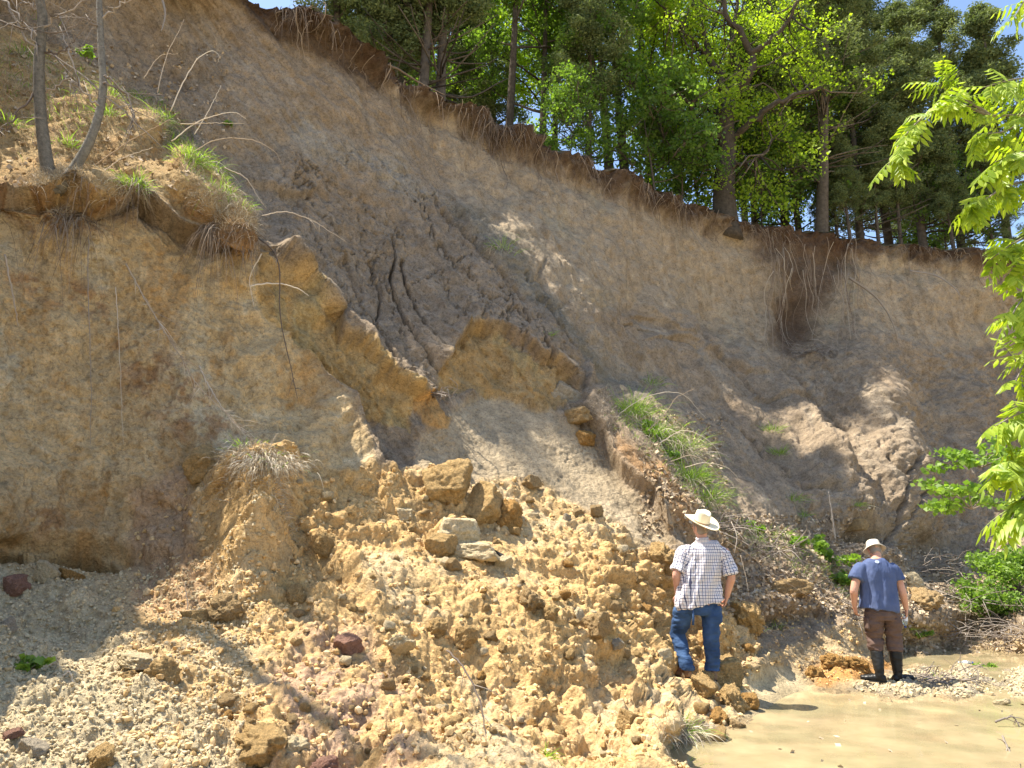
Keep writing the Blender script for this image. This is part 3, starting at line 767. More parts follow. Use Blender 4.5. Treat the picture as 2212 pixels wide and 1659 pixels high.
def drop(root, x, Y, dz=0.0, label=None, rz=0.0, sc=1.0, first=False, group=None):
    """stand a tree on the forest floor behind the rim, in line with view column x"""
    y = float(rim_y(x)); r, _ = surf(x, y)
    k = Y / max(r[1], .1); 
    loc = (r[0] * k, Y, r[2] + .15 + .03 * (Y - r[1]) + dz)
    if first:
        root.location = loc; root.rotation_euler = (0, 0, rz); root.scale = (sc,) * 3; root['label'] = label
        if group: root['group'] = group
        return root
    return dup(root, loc, rz, sc, label, group)

# --- the big oak with its own limbs, traced
def big_oak():
    base = WV(1568, 480, 20.6)
    root = thing('oak_tree', base, 'large spreading oak with thick dark forked trunk and yellow-green spring leaves at the cliff edge', 'tree')
    tr, lf = MB(), MB(); rng = np.random.default_rng(3)
    B = np.array(base)
    def pt(x, y, dy=0.0): return W(x, y, 20.6 + dy) - B
    trunk = spline([pt(1568, 520), pt(1566, 470), pt(1564, 400), pt(1570, 330), pt(1566, 270), pt(1572, 215)], 14)
    tr.tube(trunk, [.50, .36, .31, .28, .27, .26], 12, .25)
    L = [
     ([(1572,225,0),(1560,180,.1),(1530,120,.3),(1524,90,.4),(1512,30,.5),(1490,-40,.6)], .15),
     ([(1530,120,.3),(1508,100,.0),(1478,60,-.5),(1440,20,-1)], .07),
     ([(1572,225,0),(1590,200,-.2),(1615,165,-.5),(1622,125,-.6),(1605,80,-.7),(1575,40,-.8),(1560,-20,-1)], .17),
     ([(1620,120,-.6),(1650,95,-.8),(1690,60,-1.0),(1720,20,-1.2),(1740,-30,-1.4)], .09),
     ([(1575,305,0),(1600,280,-.2),(1640,255,-.5),(1680,225,-.8),(1712,205,-1.0),(1770,190,-1.2)], .13),
     ([(1568,260,0),(1540,235,.4),(1500,225,.8),(1470,200,1.2),(1420,170,1.6),(1380,160,2)], .10),
     ([(1566,285,0),(1545,300,-.3),(1530,285,-.5),(1505,262,-.7),(1480,215,-.9),(1440,195,-1)], .09),
     ([(1570,220,0),(1600,170,.8),(1640,155,1.4),(1680,140,2),(1740,90,2.6)], .10),
     ([(1568,250,0),(1590,150,.5),(1578,90,.8),(1590,20,1.0),(1600,-60,1.2)], .12),
     ([(1566,370,0),(1590,360,-.3),(1620,350,-.6),(1650,335,-.8)], .06),
     ([(1562,350,0),(1530,330,.5),(1500,320,.9),(1460,330,1.3)], .05),
    ]
    cen = []
    for pts, r in L:
        q = spline([pt(*p) for p in pts], 16)
        q[1:] += rng.normal(size=(15, 3)) * .04
        tr.tube(q, np.linspace(r, r * .35, 16), 7, .25)
        for k in range(5, 16):
            for s in range(1 if k < 10 else 2):
                dd = rng.normal(size=3) + (q[k] - q[k - 1]) * 2; dd[1] = abs(dd[1]) * 1.6
                b, dl = limb(tr, q[k], dd, .9 + 1.3 * rng.random(), .03, rng, .7, .4, 4, 5)
                for u in range(2):
                    c2, _ = limb(tr, b[2 + u], dl + rng.normal(size=3) * .8, .6, .012, rng, .6, .2, 3, 4)
                    cen.append(c2[-1])
                cen.append(b[-1])
    leaves(lf, np.array(cen), .46, 44, .085, rng)
    tr.build('trunk', BARK, root); lf.build('crown', LEAF_Y, root, smooth=False)
big_oak()

bl = [broadleaf(11, 12, LEAF_Y, 'oak_tree', .42, 2.9), broadleaf(12, 11, LEAF_G, 'elm_tree', .38, 2.4), broadleaf(13, 13, LEAF_G, 'elm_tree', .45, 2.6, lean=(.6, 0))]
sap = broadleaf(21, 4.2, LEAF_G, 'understorey_sapling', .12, 1.3, 60, .11, r0=.035)
ce = [cedar(31, 11, R=2.3), cedar(32, 9, R=1.9, bare=.3), cedar(33, 12, R=2.5, lean=(1.5, 0), bare=.35, r0=.19)]
used = set()
def place(pool, i, x, Y, label, rz=0.0, sc=1.0, dz=0.0, group=None):
    key = (id(pool), i); f = key not in used; used.add(key)
    return drop(pool[i], x, Y, dz, label, rz, sc, f, group)
saps = [sap]
# cedars and broadleaf trees along the rim, left to right
T_ = [
 (ce,1, 700,15.8,'dark cedar leaning over the rim at the top left end of the wood',0,.8),
 (ce,0, 820,16.6,'dense dark cedar second from the left end of the rim',1,.85),
 (ce,1, 912,16.0,'thin grey trunked cedar, left one of a close pair on the rim',2,1.0),
 (ce,1, 955,16.4,'thin grey trunked cedar, right one of a close pair on the rim',3,1.0),
 (bl,1, 860,19.5,'green elm rising behind the two thin grey cedars',0,.9),
 (ce,0, 1010,22.5,'bushy cedar between the paired grey trunks and the mossy grey trunk',4,.95),
 (bl,2, 1074,19.6,'slender tree with a mossy grey trunk above the red root band',0,.85),
 (bl,1, 1154,20.6,'green elm with a straight dark trunk beside the black stump',2,.85),
 (bl,0, 1200,24.5,'bright green oak seen through the trunks left of the middle of the rim',1,.95),
 (ce,1, 1267,19.4,'dark cedar with many bare twigs low on its trunk',2,.85),
 (bl,1, 1304,21.2,'tall dark trunked elm, left one of two at the mid rim',3.4,1.0),
 (bl,2, 1342,21.0,'tall forked elm, right one of two at the mid rim',2.8,.95),
 (bl,0, 1390,23.0,'sunlit yellow-green oak standing deep behind the mid rim',4,1.0),
 (bl,0, 1480,24.0,'yellow-green oak standing deep behind the left limbs of the big oak',1.4,.9),
 (ce,1, 1627,23.0,'very thin dark cedar just right of the big oak trunk',1,.9),
 (ce,0, 1680,24.0,'slim dark cedar between the big oak and the leaning cedar',5,1.0),
 (ce,2, 1765,21.8,'leaning cedar with pale shredding trunk and exposed roots on the rim',0,1.0),
 (bl,1, 1778,23.5,'pale trunked tree right behind the leaning cedar',.5,.8),
 (ce,0, 1860,23.6,'broad olive cedar right of the leaning cedar',.4,1.0),
 (ce,0, 1925,25.6,'tall dark cedar rising behind the broad olive cedar',2.4,1.2),
 (ce,1, 1998,24.2,'thin dark trunked cedar with sparse foliage on the right of the rim',2,1.1),
 (ce,0, 2082,25.4,'thick trunked dark cedar near the right end of the rim',1.2,1.14),
 (ce,1, 2165,25.6,'pointed cedar at the right end of the rim beside the open sky',1.2,1.22),
 (bl,0, 1610,27.0,'yellow-green oak far behind the big oak',0,.95),
 (bl,0, 1720,28.0,'yellow-green oak far behind the slim dark cedar',2,.95),
 (ce,0, 1980,30.0,'far dark cedar behind the sparse thin trunked cedar',3,1.05),
 (ce,0, 980,26.0,'far dark cedar behind the paired grey trunks',1,1.0),
 (saps,0,1400,19.6,'leafy green sapling on the rim left of the big oak',0,.9),
 (saps,0,1450,20.2,'leafy green sapling nearest the left side of the big oak trunk',2,.8),
 (saps,0,1500,22.5,'leafy sapling behind the left foot of the big oak',1,1.0),
 (saps,0,1215,18.4,'low leafy sapling on the rim right of the dark elm trunk',3,.6),
 (saps,0,1650,22.0,'leafy sapling on the rim right of the big oak',4,.8),
 (ce,1, 1830,22.2,'small drooping cedar hanging over the rim right of the leaning cedar',4,.42),
 (ce,1, 1900,22.8,'small bushy cedar low on the rim, below the broad olive cedar',2,.45),
 (saps,0,1720,23.5,'leafy sapling between the slim cedar and the leaning cedar',5,.9),
 (ce,1, 1940,23.2,'small cedar low on the rim under the tall dark cedar',1,.5),
 (ce,0, 1800,22.6,'young cedar just right of the leaning cedar trunk',2,.42),
 (ce,0, 2130,24.0,'young cedar low on the rim near its right end',3,.5),
 (ce,1, 2060,23.6,'young cedar on the rim left of the thick trunked cedar',4,.5),
 (bl,0, 880,23.0,'yellow-green oak glimpsed behind the paired grey trunks',2,.9),
 (bl,0, 1060,24.5,'yellow-green oak glimpsed behind the mossy grey trunk',3,.95),
 (saps,0,2040,24.5,'leafy sapling at the foot of the thick trunked cedar',2,.8),
]
for pool, i, x, Y, lab, rz, sc in T_: place(pool, i, x, Y, lab, rz, sc, 0, 'trees of the wood along the cliff rim')

# trees that stand on the bank beyond the left of the view and shade the slope
for i, (X, Y, pool, k, sc, rz) in enumerate([(-7.4,13.5,bl,1,.95,0),(-7.0,13.2,bl,1,.85,2.5),(-9.6,12.9,ce,0,.9,0.7),(-9.2,13.4,ce,0,1.1,4),(-10.9,14.0,bl,2,1.0,1)]):
    dup(pool[k], (X, Y, RIMZ + CAMZ + .2), rz, sc, ['tree beyond the top left edge of the view shading the grey slope'][0], 'shade trees beyond the left of the view')

# tall bare tree just left of the view: its trunk throws the long shadow over the rubble
root = thing('bare_tree', (-6.1, 7.4, 5.0), 'tall bare tree just beyond the left edge of the view', 'tree')
m_ = MB(); rg = np.random.default_rng(4); B_ = np.array([-6.1, 7.4, 5.0])
q_ = spline([np.array(p) - B_ for p in [(-6.05,7.45,2.5),(-6.1,7.4,4.6),(-6.25,7.25,7),(-6.45,7.1,9),(-7.0,6.5,12.9),(-7.4,6.1,15.5)]], 24); m_.tube(q_, np.linspace(.15, .05, 24), 9, .4)
for k_ in (11, 13, 15, 17, 19, 21):
    limb(m_, q_[k_], rg.normal(size=3) + [0, 0, .8], 1.6, .035, rg, .6, .4, 5, 8)
m_.build('trunk', BARK, root)
# ------------------------------------------------------------------ rocks, clods and gravel
import bmesh
def ico(sub):
    bm = bmesh.new(); bmesh.ops.create_icosphere(bm, subdivisions=sub, radius=1.0)
    V = np.array([v.co[:] for v in bm.verts]); Fc = np.array([[v.index for v in f.verts] for f in bm.faces]); bm.free()
    return V, Fc
I1, I2, I3, I4 = ico(1), ico(2), ico(3), ico(5)
def rock_mesh(seed, base=I4, planes=11, rough=.05, asp=(1, .8, .7), clod=0.0, name='rock', mat=None):
    rng = np.random.default_rng(seed); V, Fc = base
    n = rng.normal(size=(planes, 3))
    if not clod: ax_ = np.eye(3)[np.arange(6) % 3] * np.where(np.arange(6) < 3, 1, -1)[:, None]; n = np.vstack([ax_ + rng.normal(size=(6, 3)) * .22, n[:4] / np.linalg.norm(n[:4], axis=1)[:, None]])
    n /= np.linalg.norm(n, axis=1)[:, None]
    h = .62 + .33 * rng.random(len(n))
    if not clod: h[:6] = .55 + .2 * rng.random(6); h[6:] = .72 + .15 * rng.random(len(n) - 6)
    dt = V @ n.T; r = np.where(dt > .05, h / np.maximum(dt, .05), 9).min(1); r = np.minimum(r, 1.05)
    P = V * r[:, None]
    if rough:
        P = P + V * (fbm(P * 2.2 + seed, 4, seed, .6) * rough * 1.6)[:, None]
        P = P + V * (fbm(P * 8 + seed, 3, seed + 5, .6) * rough * .6)[:, None]
    if clod:
        for cell, a in ((.55, .5), (.26, .25), (.12, .12)):
            f1, _, rid = worley(P / cell + seed, seed)
            P = P + V * (np.clip(1 - (f1 / .6) ** 2, 0, 1) ** .7 * a * clod - a * clod * .4)[:, None]
    return make_mesh(name, P * np.array(asp), [Fc], True, None, [mat])
R_OCH = soil_mat('ochre clay rock', None, 14, .9, dist=.05, var=.4, speck=.85, col=(.62, .415, .185))
R_PALE = soil_mat('pale clay rock', None, 14, .8, dist=.04, var=.3, speck=.85, col=(.68, .55, .34))
R_TAN = soil_mat('brown clay rock', None, 14, .9, dist=.05, var=.4, speck=.85, col=(.52, .36, .18))
R_ORG = soil_mat('orange clay rock', None, 14, .9, dist=.05, var=.4, speck=.85, col=(.56, .32, .11))
R_PNK = soil_mat('reddish rock', None, 14, .9, dist=.05, var=.35, speck=.8, col=(.44, .25, .18))
R_GRY = soil_mat('grey silt rock', None, 14, .8, dist=.04, var=.3, speck=.8, col=(.45, .38, .28))

def facing(nrm, seed):
    rng = random.Random(seed)
    return (rng.uniform(-.5, .5), rng.uniform(-.5, .5), rng.uniform(0, 6.28))
def put_rock(me, x, y, w, sink=.35, rot=None, label=None, name='rock', cat='rock', group=None, asp=None, seed=0, Y=None):
    p, n = surf(x, y)
    if Y is not None: p = W(x, y, Y)
    s = w / F * np.linalg.norm(p - np.array([0, 0, CAMZ])) / 2
    o = bpy.data.objects.new(name, me); COL.objects.link(o)
    o.location = Vector(p + (np.array([0, 0, 1.0]) * .5 + n * .5) * s * (1 - 2 * sink) * .8)
    o.rotation_euler = rot if rot else facing(n, seed or int(x * 7 + y))
    o.scale = tuple(s * a for a in (asp or (1, 1, 1)))
    return tag(o, label, cat, group)
ROCKS = [
 (452,1022,98,'s',R_OCH,'large smooth-faced ochre block perched left of the grassy clod',(1,.75,.9)),
 (1222,866,84,'s',R_GRY,'grey tilted slab sticking out at the right end of the middle scarp',(1.1,.5,.8)),
 (1240,912,86,'s',R_TAN,'brown slab lying just below the grey tilted slab',(1.2,.5,.6)),
 (1262,950,60,'s',R_ORG,'small brown block below the two slabs under the middle scarp',(1,.7,.7)),
 (872,1128,52,'s',R_PALE,'pale angular rock at the upper left of the rubble fan',(1,.8,.8)),
 (950,1072,124,'s',R_OCH,'largest ochre clay mass at the top of the rubble fan',(1,.8,1)),
 (1042,1112,110,'s',R_OCH,'upright ochre clay mass right of the largest one',(.8,.8,1.15)),
 (1100,1130,80,'c',R_ORG,'crumbling orange clay mass right of the upright one',(.9,.8,1)),
 (1146,1052,52,'s',R_TAN,'tan triangular block above the rubble on the smooth chute',(1,.7,.8)),
 (985,1178,124,'s',R_PALE,'biggest pale boulder in the middle of the rubble',(1.1,.8,.7)),
 (1022,1218,112,'s',R_PALE,'pale tilted slab leaning on the biggest pale boulder',(1.2,.7,.45)),
 (948,1208,84,'s',R_OCH,'crumbly ochre lump left of the biggest pale boulder',(1,.8,.8)),
 (1084,1236,46,'s',R_PALE,'small pale block beside the black plastic scrap',(1,.8,.9)),
 (972,1252,44,'s',R_TAN,'tan chip below the pale tilted slab',(1,.8,.7)),
 (860,1418,74,'s',R_PALE,'flat pale stone bedded in the pinkish rubble',(1.2,.8,.4)),
 (1003,1375,56,'s',R_OCH,'rounded tan rock in the middle rubble',(1,.8,.9)),
 (945,1360,54,'c',R_OCH,'ochre clod with a pale cap left of the rounded tan rock',(1,.8,.8)),
 (1284,1376,78,'s',R_TAN,'large brown rock left of the man in the checked shirt',(1,.8,.85)),
 (1247,1342,42,'s',R_PALE,'pale upright stone behind the large brown rock',(.7,.7,1.2)),
 (1320,1400,38,'s',R_GRY,'greyish stone at the lower right foot of the large brown rock',(1,.8,.7)),
 (752,1396,70,'s',R_PNK,'large pinkish rock in the lower middle of the rubble',(1,.8,.9)),
 (1556,1470,88,'s',R_OCH,'large orange-brown boulder at the feet of the man in the checked shirt',(1,.8,.95)),
 (1518,1520,62,'s',R_OCH,'ochre boulder below left of the large orange-brown boulder',(1,.8,.8)),
 (1578,1526,70,'c',R_OCH,'rough ochre boulder at the water edge below the large one',(1,.8,.9)),
 (1614,1526,46,'s',R_ORG,'rightmost orange rock at the water edge',(1,.8,1)),
 (1556,1558,48,'c',R_ORG,'orange clod below the rough ochre boulder',(1,.8,.8)),
 (1590,1570,34,'s',R_TAN,'small brown rock half in the water below the boulders',(1,.8,.6)),
 (1368,1574,66,'s',R_OCH,'rounded ochre rock low in the rubble above the grass clump',(1,.8,.8)),
 (1436,1214,84,'c',R_OCH,'ochre clay lump left of the checked shirt',(1,.8,.9)),
 (1422,1436,38,'s',R_PALE,'pale stone left of the brown shoe',(1,.8,.8)),
 (1520,1480,34,'c',R_OCH,'ochre clod between the shoe and the big boulder',(1,.8,.9)),
 (1245,1115,36,'s',R_TAN,'brown rock at the foot of the smooth chute',(1,.8,1)),
 (1280,1125,40,'s',R_TAN,'brown rock right of another at the foot of the chute',(1,.8,.8)),
 (1222,1130,28,'s',R_GRY,'pair-mate small grey block at the foot of the chute',(.7,.7,1)),
 (32,1268,58,'s',R_PNK,'rust red rock in the shaded gravel at the left edge',(1,.8,.8)),
 (98,1238,56,'s',R_PALE,'pale rock under the left bluff',(1,.8,.8)),
 (150,1230,46,'s',R_ORG,'orange streaked stone right of the pale rock under the bluff',(1.3,.8,.5)),
 (8,1360,40,'s',R_GRY,'grey stone at the left edge in the shaded gravel',(1,.8,.8)),
 (275,1477,46,'s',R_OCH,'yellow angular stone in the lower left gravel',(1,.8,.8)),
 (70,1610,60,'s',R_GRY,'pale grey stone in the bottom left corner',(1,.8,.7)),
 (30,1585,36,'s',R_PNK,'small red stone in the bottom left corner',(1.2,.8,.5)),
 (220,1645,56,'c',R_OCH,'ochre clod at the bottom left',(1,.8,.8)),
 (350,1470,66,'c',R_OCH,'blocky ochre clod below the pale bedded slab',(1,.8,1)),
 (300,1440,80,'s',R_PALE,'pale slab bedded in the gravel at lower left',(1.2,.8,.4)),
 (420,1318,52,'s',R_OCH,'yellow-brown rock on the crest of the lower left rubble',(1.2,.8,.8)),
 (495,1318,66,'c',R_TAN,'brown rounded clod in the shade right of the yellow-brown rock',(1,.8,.9)),
 (560,1615,110,'c',R_OCH,'wide ochre clay hump at the bottom left of the middle',(1.2,.8,.7)),
 (640,1625,70,'c',R_PALE,'pale crumbly clod at the bottom beside the ochre hump',(1,.8,.8)),
 (700,1660,60,'c',R_PNK,'pinkish clod cut by the bottom edge',(1,.8,.8)),
 (640,1290,52,'c',R_OCH,'ochre clod below the grassy clod',(1,.8,.9)),
 (700,1200,60,'c',R_OCH,'crumbling clod on the ridge right of the grassy clod',(1,.8,.9)),
 (1135,1330,60,'c',R_TAN,'dark brown crumbly clod in the centre of the rubble',(1,.8,1)),
 (1180,1360,46,'c',R_OCH,'ochre clod right of the dark crumbly one',(1,.8,.9)),
 (1512,1398,30,'c',R_OCH,'ochre clod behind the legs of the man in the checked shirt',(1,.8,.9)),
 (1620,1340,90,'c',R_OCH,'large crumbly ochre clod right of the jeans',(1.2,.8,.8)),
 (1700,1290,70,'s',R_TAN,'undercut brown ledge block left of the leafy plant',(1.5,.8,.6)),
 (1800,1440,50,'c',R_ORG,'orange clay lump left of the black boots',(1.3,.8,.8)),
 (1760,1460,40,'c',R_ORG,'orange clay lump nearest the pale mud fan',(1.1,.8,.9)),
 (1850,1446,46,'c',R_ORG,'orange clay lump touching the left black boot',(1.2,.8,.7)),
 (1968,1262,46,'s',R_PALE,'pale block behind the elbow of the man in the blue shirt',(1,.8,1)),
 (1995,1300,70,'c',R_TAN,'brown clay mound right of the man in the blue shirt',(1.2,.8,.6)),
 (1950,1498,26,'s',R_PALE,'small pale stone breaking the water below the boots',(1.8,.8,.3)),
 (2163,1522,22,'s',R_PALE,'white flat stone standing in the pool at the right',(1.6,.8,.5)),
 (1850,1128,50,'s',R_TAN,'block over the dark hollow in the far slope',(1.2,.8,.6)),
]
for i, (x, y, w, k, m, lab, asp) in enumerate(ROCKS):
    me_ = rock_mesh(100 + i, I4, 9 if k == 's' else 16, .075 if k == 's' else .09, asp, 0 if k == 's' else .38, 'rock', m)
    water = y > 1490 and x > 1700
    o = put_rock(me_, x, y, w, .3 if k == 's' else .4, None, lab, 'rock' if k == 's' else 'clay_clod', 'rock' if k == 's' else 'clod', seed=i + 1, Y=(-CAMZ / q_of(y)) if water else None)
# countable clods strewn over the fan (shared meshes)
CL = [rock_mesh(300 + i, I3, 12, .09, (1, .8, .75), .5, 'clod', m) for i, m in enumerate([R_OCH, R_OCH, R_TAN, R_PALE, R_OCH, R_ORG])] + [rock_mesh(320 + i, I3, 8, .05, (1, .8, .7), 0, 'clod', m) for i, m in enumerate([R_OCH, R_PALE, R_TAN, R_PALE])]
rng = np.random.default_rng(5)
cnt = 0
RM = m_rub.reshape(NR, NC)
while cnt < 215:
    x, y = rng.uniform(300, 1640), rng.uniform(1030, 1640)
    c = int((x + 760) / 3380 * (NC - 1)); yy = float(rim_y(x)); r = int((y - yy) / (BOT - yy) * (NR - 1))
    if (1425 < x < 1590 and 1280 < y < 1480): continue
    if RM[r, c] < .8 or (x < 620 and y < 1330): continue
    dens = .35 + .65 * math.exp(-((x - 1230) / 330) ** 2)
    if rng.random() > dens: continue
    w = 13 + 26 * rng.random() ** 2.6
    w *= .7 + .5 * (y - 1000) / 600
    k = rng.integers(len(CL))
    put_rock(CL[k], x, y, w, .3, None, 'ochre clay clod strewn over the rubble fan', 'clay_clod', 'clod', 'clay clods strewn over the rubble fan', seed=cnt + 1000)
    cnt += 1
# gravel nobody could count: crumbs on the fan, pale stones in the left corner and along the creek bar
def gravel(name, label, regions, mat, seed, base=I1):
    rng = np.random.default_rng(seed); V0, F0 = base; Vs, Fs, vr = [], [], []; nv = 0
    for (x0, x1, y0, y1, n, s0, s1, test) in regions:
        xs, ys = rng.uniform(x0, x1, n), rng.uniform(y0, y1, n)
        c = ((xs + 760) / 3380 * (NC - 1)).astype(int); yy = rim_y(xs); r = ((ys - yy) / (BOT - yy) * (NR - 1)).astype(int)
        ok = test[r, c] > rng.random(n); r, c = r[ok], c[ok]; n = len(r)
        p = P2[r, c]; nn = P2n[r, c]
        s = s0 + (s1 - s0) * rng.random(n) ** 3
        A = V0[None] * (1 + .35 * rng.normal(size=(n, len(V0), 1)) * .6) * (s[:, None, None] * (.55 + .6 * rng.random((n, 1, 3))))
        a = rng.random(n) * 6.28; ca, sa = np.cos(a)[:, None], np.sin(a)[:, None]
        X = A[..., 0] * ca - A[..., 1] * sa; Yy = A[..., 0] * sa + A[..., 1] * ca
        A = np.stack([X, Yy, A[..., 2]], -1) + (p + nn * s[:, None] * .35)[:, None]
        Vs.append(A.reshape(-1, 3)); Fs.append((F0[None] + (nv + np.arange(n) * len(V0))[:, None, None]).reshape(-1, 3)); nv += n * len(V0)
        vr.append(np.repeat(rng.random(n), len(V0)))
    me = make_mesh(name, np.concatenate(Vs), [np.concatenate(Fs)], False, {'var': ('FLOAT', np.concatenate(vr))}, [mat])
    return tag(link(name, me), label, 'gravel', kind='stuff')
G_OCH = var_mat('ochre crumbs', (.50, .325, .14), (.72, .53, .29), .95, .05, noise=30)
G_PALE = var_mat('pale gravel', (.46, .36, .21), (.58, .48, .31), .95, .08, noise=30)
leftm = (RM * (PX < 620)); barm = (m_bar.reshape(NR, NC) * (P2[..., 2] > -.03))
gravel('crumbled_clay', 'ochre clay crumbs covering the rubble fan', [(250, 1660, 1000, 1700, 9500, .005, .036, RM * (.35 + .65 * sstep(-.3, .4, n_b.reshape(NR, NC)))), (1540, 1900, 1250, 1480, 1600, .006, .03, (1 - m_fines).reshape(NR, NC))], G_OCH, 3)
gravel('gravel', 'pale gravel in the lower left corner and on the creek bar', [(-60, 560, 1190, 1700, 11000, .004, .022, leftm), (1840, 2300, 1435, 1512, 2600, .01, .035, barm), (1500, 1700, 1560, 1680, 300, .01, .03, (P2[..., 2] > 0))], G_PALE, 4)
# ------------------------------------------------------------------ the two men
def ell(mb, pts, ab, ref=(0, 1, 0), m=20, var=.5, n=None, sq=2.0):
    """tube of elliptic sections: a across, b along ref (depth)"""
    P = np.asarray(pts, dtype=float); A = np.asarray(ab, dtype=float)
    if n:
        Q = spline(P, n); t = np.linspace(0, 1, n); t0 = np.linspace(0, 1, len(P))
        A = np.stack([np.interp(t, t0, A[:, k]) for k in (0, 1)], 1)
        A = np.stack([np.convolve(np.pad(A[:, k], 1, 'edge'), [.25, .5, .25], 'valid') for k in (0, 1)], 1); P = Q
    T = np.gradient(P, axis=0); T /= np.linalg.norm(T, axis=1)[:, None]
    ref = np.array(ref, dtype=float)
    a = np.linspace(0, 2 * math.pi, m, endpoint=False); R = []
    for i in range(len(P)):
        B = ref - T[i] * (ref @ T[i]); B /= np.linalg.norm(B); N = np.cross(B, T[i])
        ca, sa = np.cos(a), np.sin(a)
        ca = np.sign(ca) * np.abs(ca) ** (2 / sq); sa = np.sign(sa) * np.abs(sa) ** (2 / sq)
        R.append(P[i] + A[i, 0] * ca[:, None] * N + A[i, 1] * sa[:, None] * B)
    mb.rings(R, var)
def fuse(mb, voxel, smooth=4):
    """one continuous skin around everything collected in mb"""
    V = np.concatenate(mb.V); fs = []
    if mb.F3: fs.append(np.concatenate(mb.F3))
    if mb.F4: fs.append(np.concatenate(mb.F4))
    me = make_mesh('tmp', V, fs, True); o = link('tmp', me)
    r = o.modifiers.new('r', 'REMESH'); r.mode = 'VOXEL'; r.voxel_size = voxel
    if smooth: s = o.modifiers.new('s', 'SMOOTH'); s.factor = .5; s.iterations = smooth
    dg = bpy.context.evaluated_depsgraph_get()
    m2 = bpy.data.meshes.new_from_object(o.evaluated_get(dg)); bpy.data.objects.remove(o)
    n = len(m2.vertices); P = np.empty(n * 3); m2.vertices.foreach_get('co', P); P = P.reshape(-1, 3)
    N = np.empty(n * 3); m2.vertices.foreach_get('normal', N); N = N.reshape(-1, 3)
    m2.polygons.foreach_set('use_smooth', np.ones(len(m2.polygons), dtype=bool))
    return m2, P, N
def finish(m2, P, name, mat, parent, attrs=None):
    m2.vertices.foreach_set('co', P.astype(np.float32).ravel()); m2.name = name
    for k, arr in (attrs or {}).items():
        a = m2.attributes.new(k, 'FLOAT_VECTOR', 'POINT'); a.data.foreach_set('vector', arr.astype(np.float32).ravel())
    m2.materials.clear(); m2.materials.append(mat); m2.update()
    return link(name, m2, parent)

def cloth(name, col, rough=.85, weave=240, fade=None):
    m, nt, b = new_mat(name); L = nt.links.new
    tc = node(nt, 'ShaderNodeTexCoord')
    n1 = node(nt, 'ShaderNodeTexNoise', inp={'Scale': 6.0, 'Detail': 6.0}); L(tc.outputs['Object'], n1.inputs['Vector'])
    n2 = node(nt, 'ShaderNodeTexNoise', inp={'Scale': weave, 'Detail': 2.0}); L(tc.outputs['Object'], n2.inputs['Vector'])
    mr = node(nt, 'ShaderNodeMapRange', inp={1: .3, 2: .7, 3: 0.0, 4: 1.0}); L(n1.outputs[0], mr.inputs[0])
    mx = node(nt, 'ShaderNodeMix', data_type='RGBA'); mx.inputs[6].default_value = rgb(*col); mx.inputs[7].default_value = rgb(*(fade or [c * 1.25 for c in col])); L(mr.outputs[0], mx.inputs[0])
    L(mx.outputs[2], b.inputs['Base Color'])
    bp = node(nt, 'ShaderNodeBump', inp={'Strength': .3, 'Distance': .002}); L(n2.outputs[0], bp.inputs['Height']); L(bp.outputs[0], b.inputs['Normal'])
    b.inputs['Roughness'].default_value = rough; b.inputs['Specular IOR Level'].default_value = .2
    return m
def plaid():
    m, nt, b = new_mat('checked shirt cloth'); L = nt.links.new
    a = node(nt, 'ShaderNodeAttribute', attribute_name='cuv'); sp = node(nt, 'ShaderNodeSeparateXYZ'); L(a.outputs['Vector'], sp.inputs[0])
    def lines(sock, period, off, width):
        x = node(nt, 'ShaderNodeMath', operation='MULTIPLY_ADD', inp={1: 1 / period, 2: off}); L(sock, x.inputs[0])
        f = node(nt, 'ShaderNodeMath', operation='FRACT'); L(x.outputs[0], f.inputs[0])
        c = node(nt, 'ShaderNodeMath', operation='COMPARE', inp={1: .5, 2: width / period / 2}); L(f.outputs[0], c.inputs[0]); return c.outputs[0]
    def mx(c, f, src, k):
        n = node(nt, 'ShaderNodeMix', data_type='RGBA', blend_type='MULTIPLY'); n.inputs[7].default_value = rgb(*c)
        g = node(nt, 'ShaderNodeMath', operation='MULTIPLY', inp={1: k}); L(f, g.inputs[0]); L(g.outputs[0], n.inputs[0])
        if src is None: n.inputs[6].default_value = rgb(.80, .79, .80)
        else: L(src, n.inputs[6])
        return n.outputs[2]
    o = mx((.09, .10, .22), lines(sp.outputs[0], .036, .1, .0085), None, .9)
    o = mx((.09, .10, .22), lines(sp.outputs[2], .036, .2, .0075), o, .9)
    o = mx((.62, .45, .42), lines(sp.outputs[0], .036, .6, .006), o, .6)
    o = mx((.62, .45, .42), lines(sp.outputs[2], .036, .7, .006), o, .6)
    L(o, b.inputs['Base Color']); b.inputs['Roughness'].default_value = .85; b.inputs['Specular IOR Level'].default_value = .15
    return m
SKIN = cloth('skin', (.52, .27, .18), .5, 400, (.60, .34, .25)); SKIN.node_tree.nodes['Principled BSDF'].inputs['Subsurface Weight'].default_value = .08
PLAID = plaid()
DENIM = cloth('blue denim', (.018, .042, .105), .85, 300, (.06, .115, .23))
TEE = cloth('faded blue cotton', (.062, .088, .18), .9, 260, (.10, .13, .245))
BROWN = cloth('brown work trousers', (.10, .062, .05), .9, 260, (.15, .10, .08))
RUBBER = cloth('black rubber', (.014, .014, .014), .35, 60, (.025, .024, .022))
STRAW = cloth('straw hat', (.72, .63, .44), .8, 160, (.82, .74, .55))
CANVAS = cloth('pale canvas hat', (.55, .48, .38), .9, 220, (.66, .60, .50))
HAIRM = cloth('greying hair', (.16, .12, .09), .8, 200, (.34, .30, .26))
LEATHER = cloth('brown leather', (.20, .12, .07), .6, 60, (.32, .21, .12))
BAND = cloth('tan hat band', (.34, .20, .10), .6, 60)

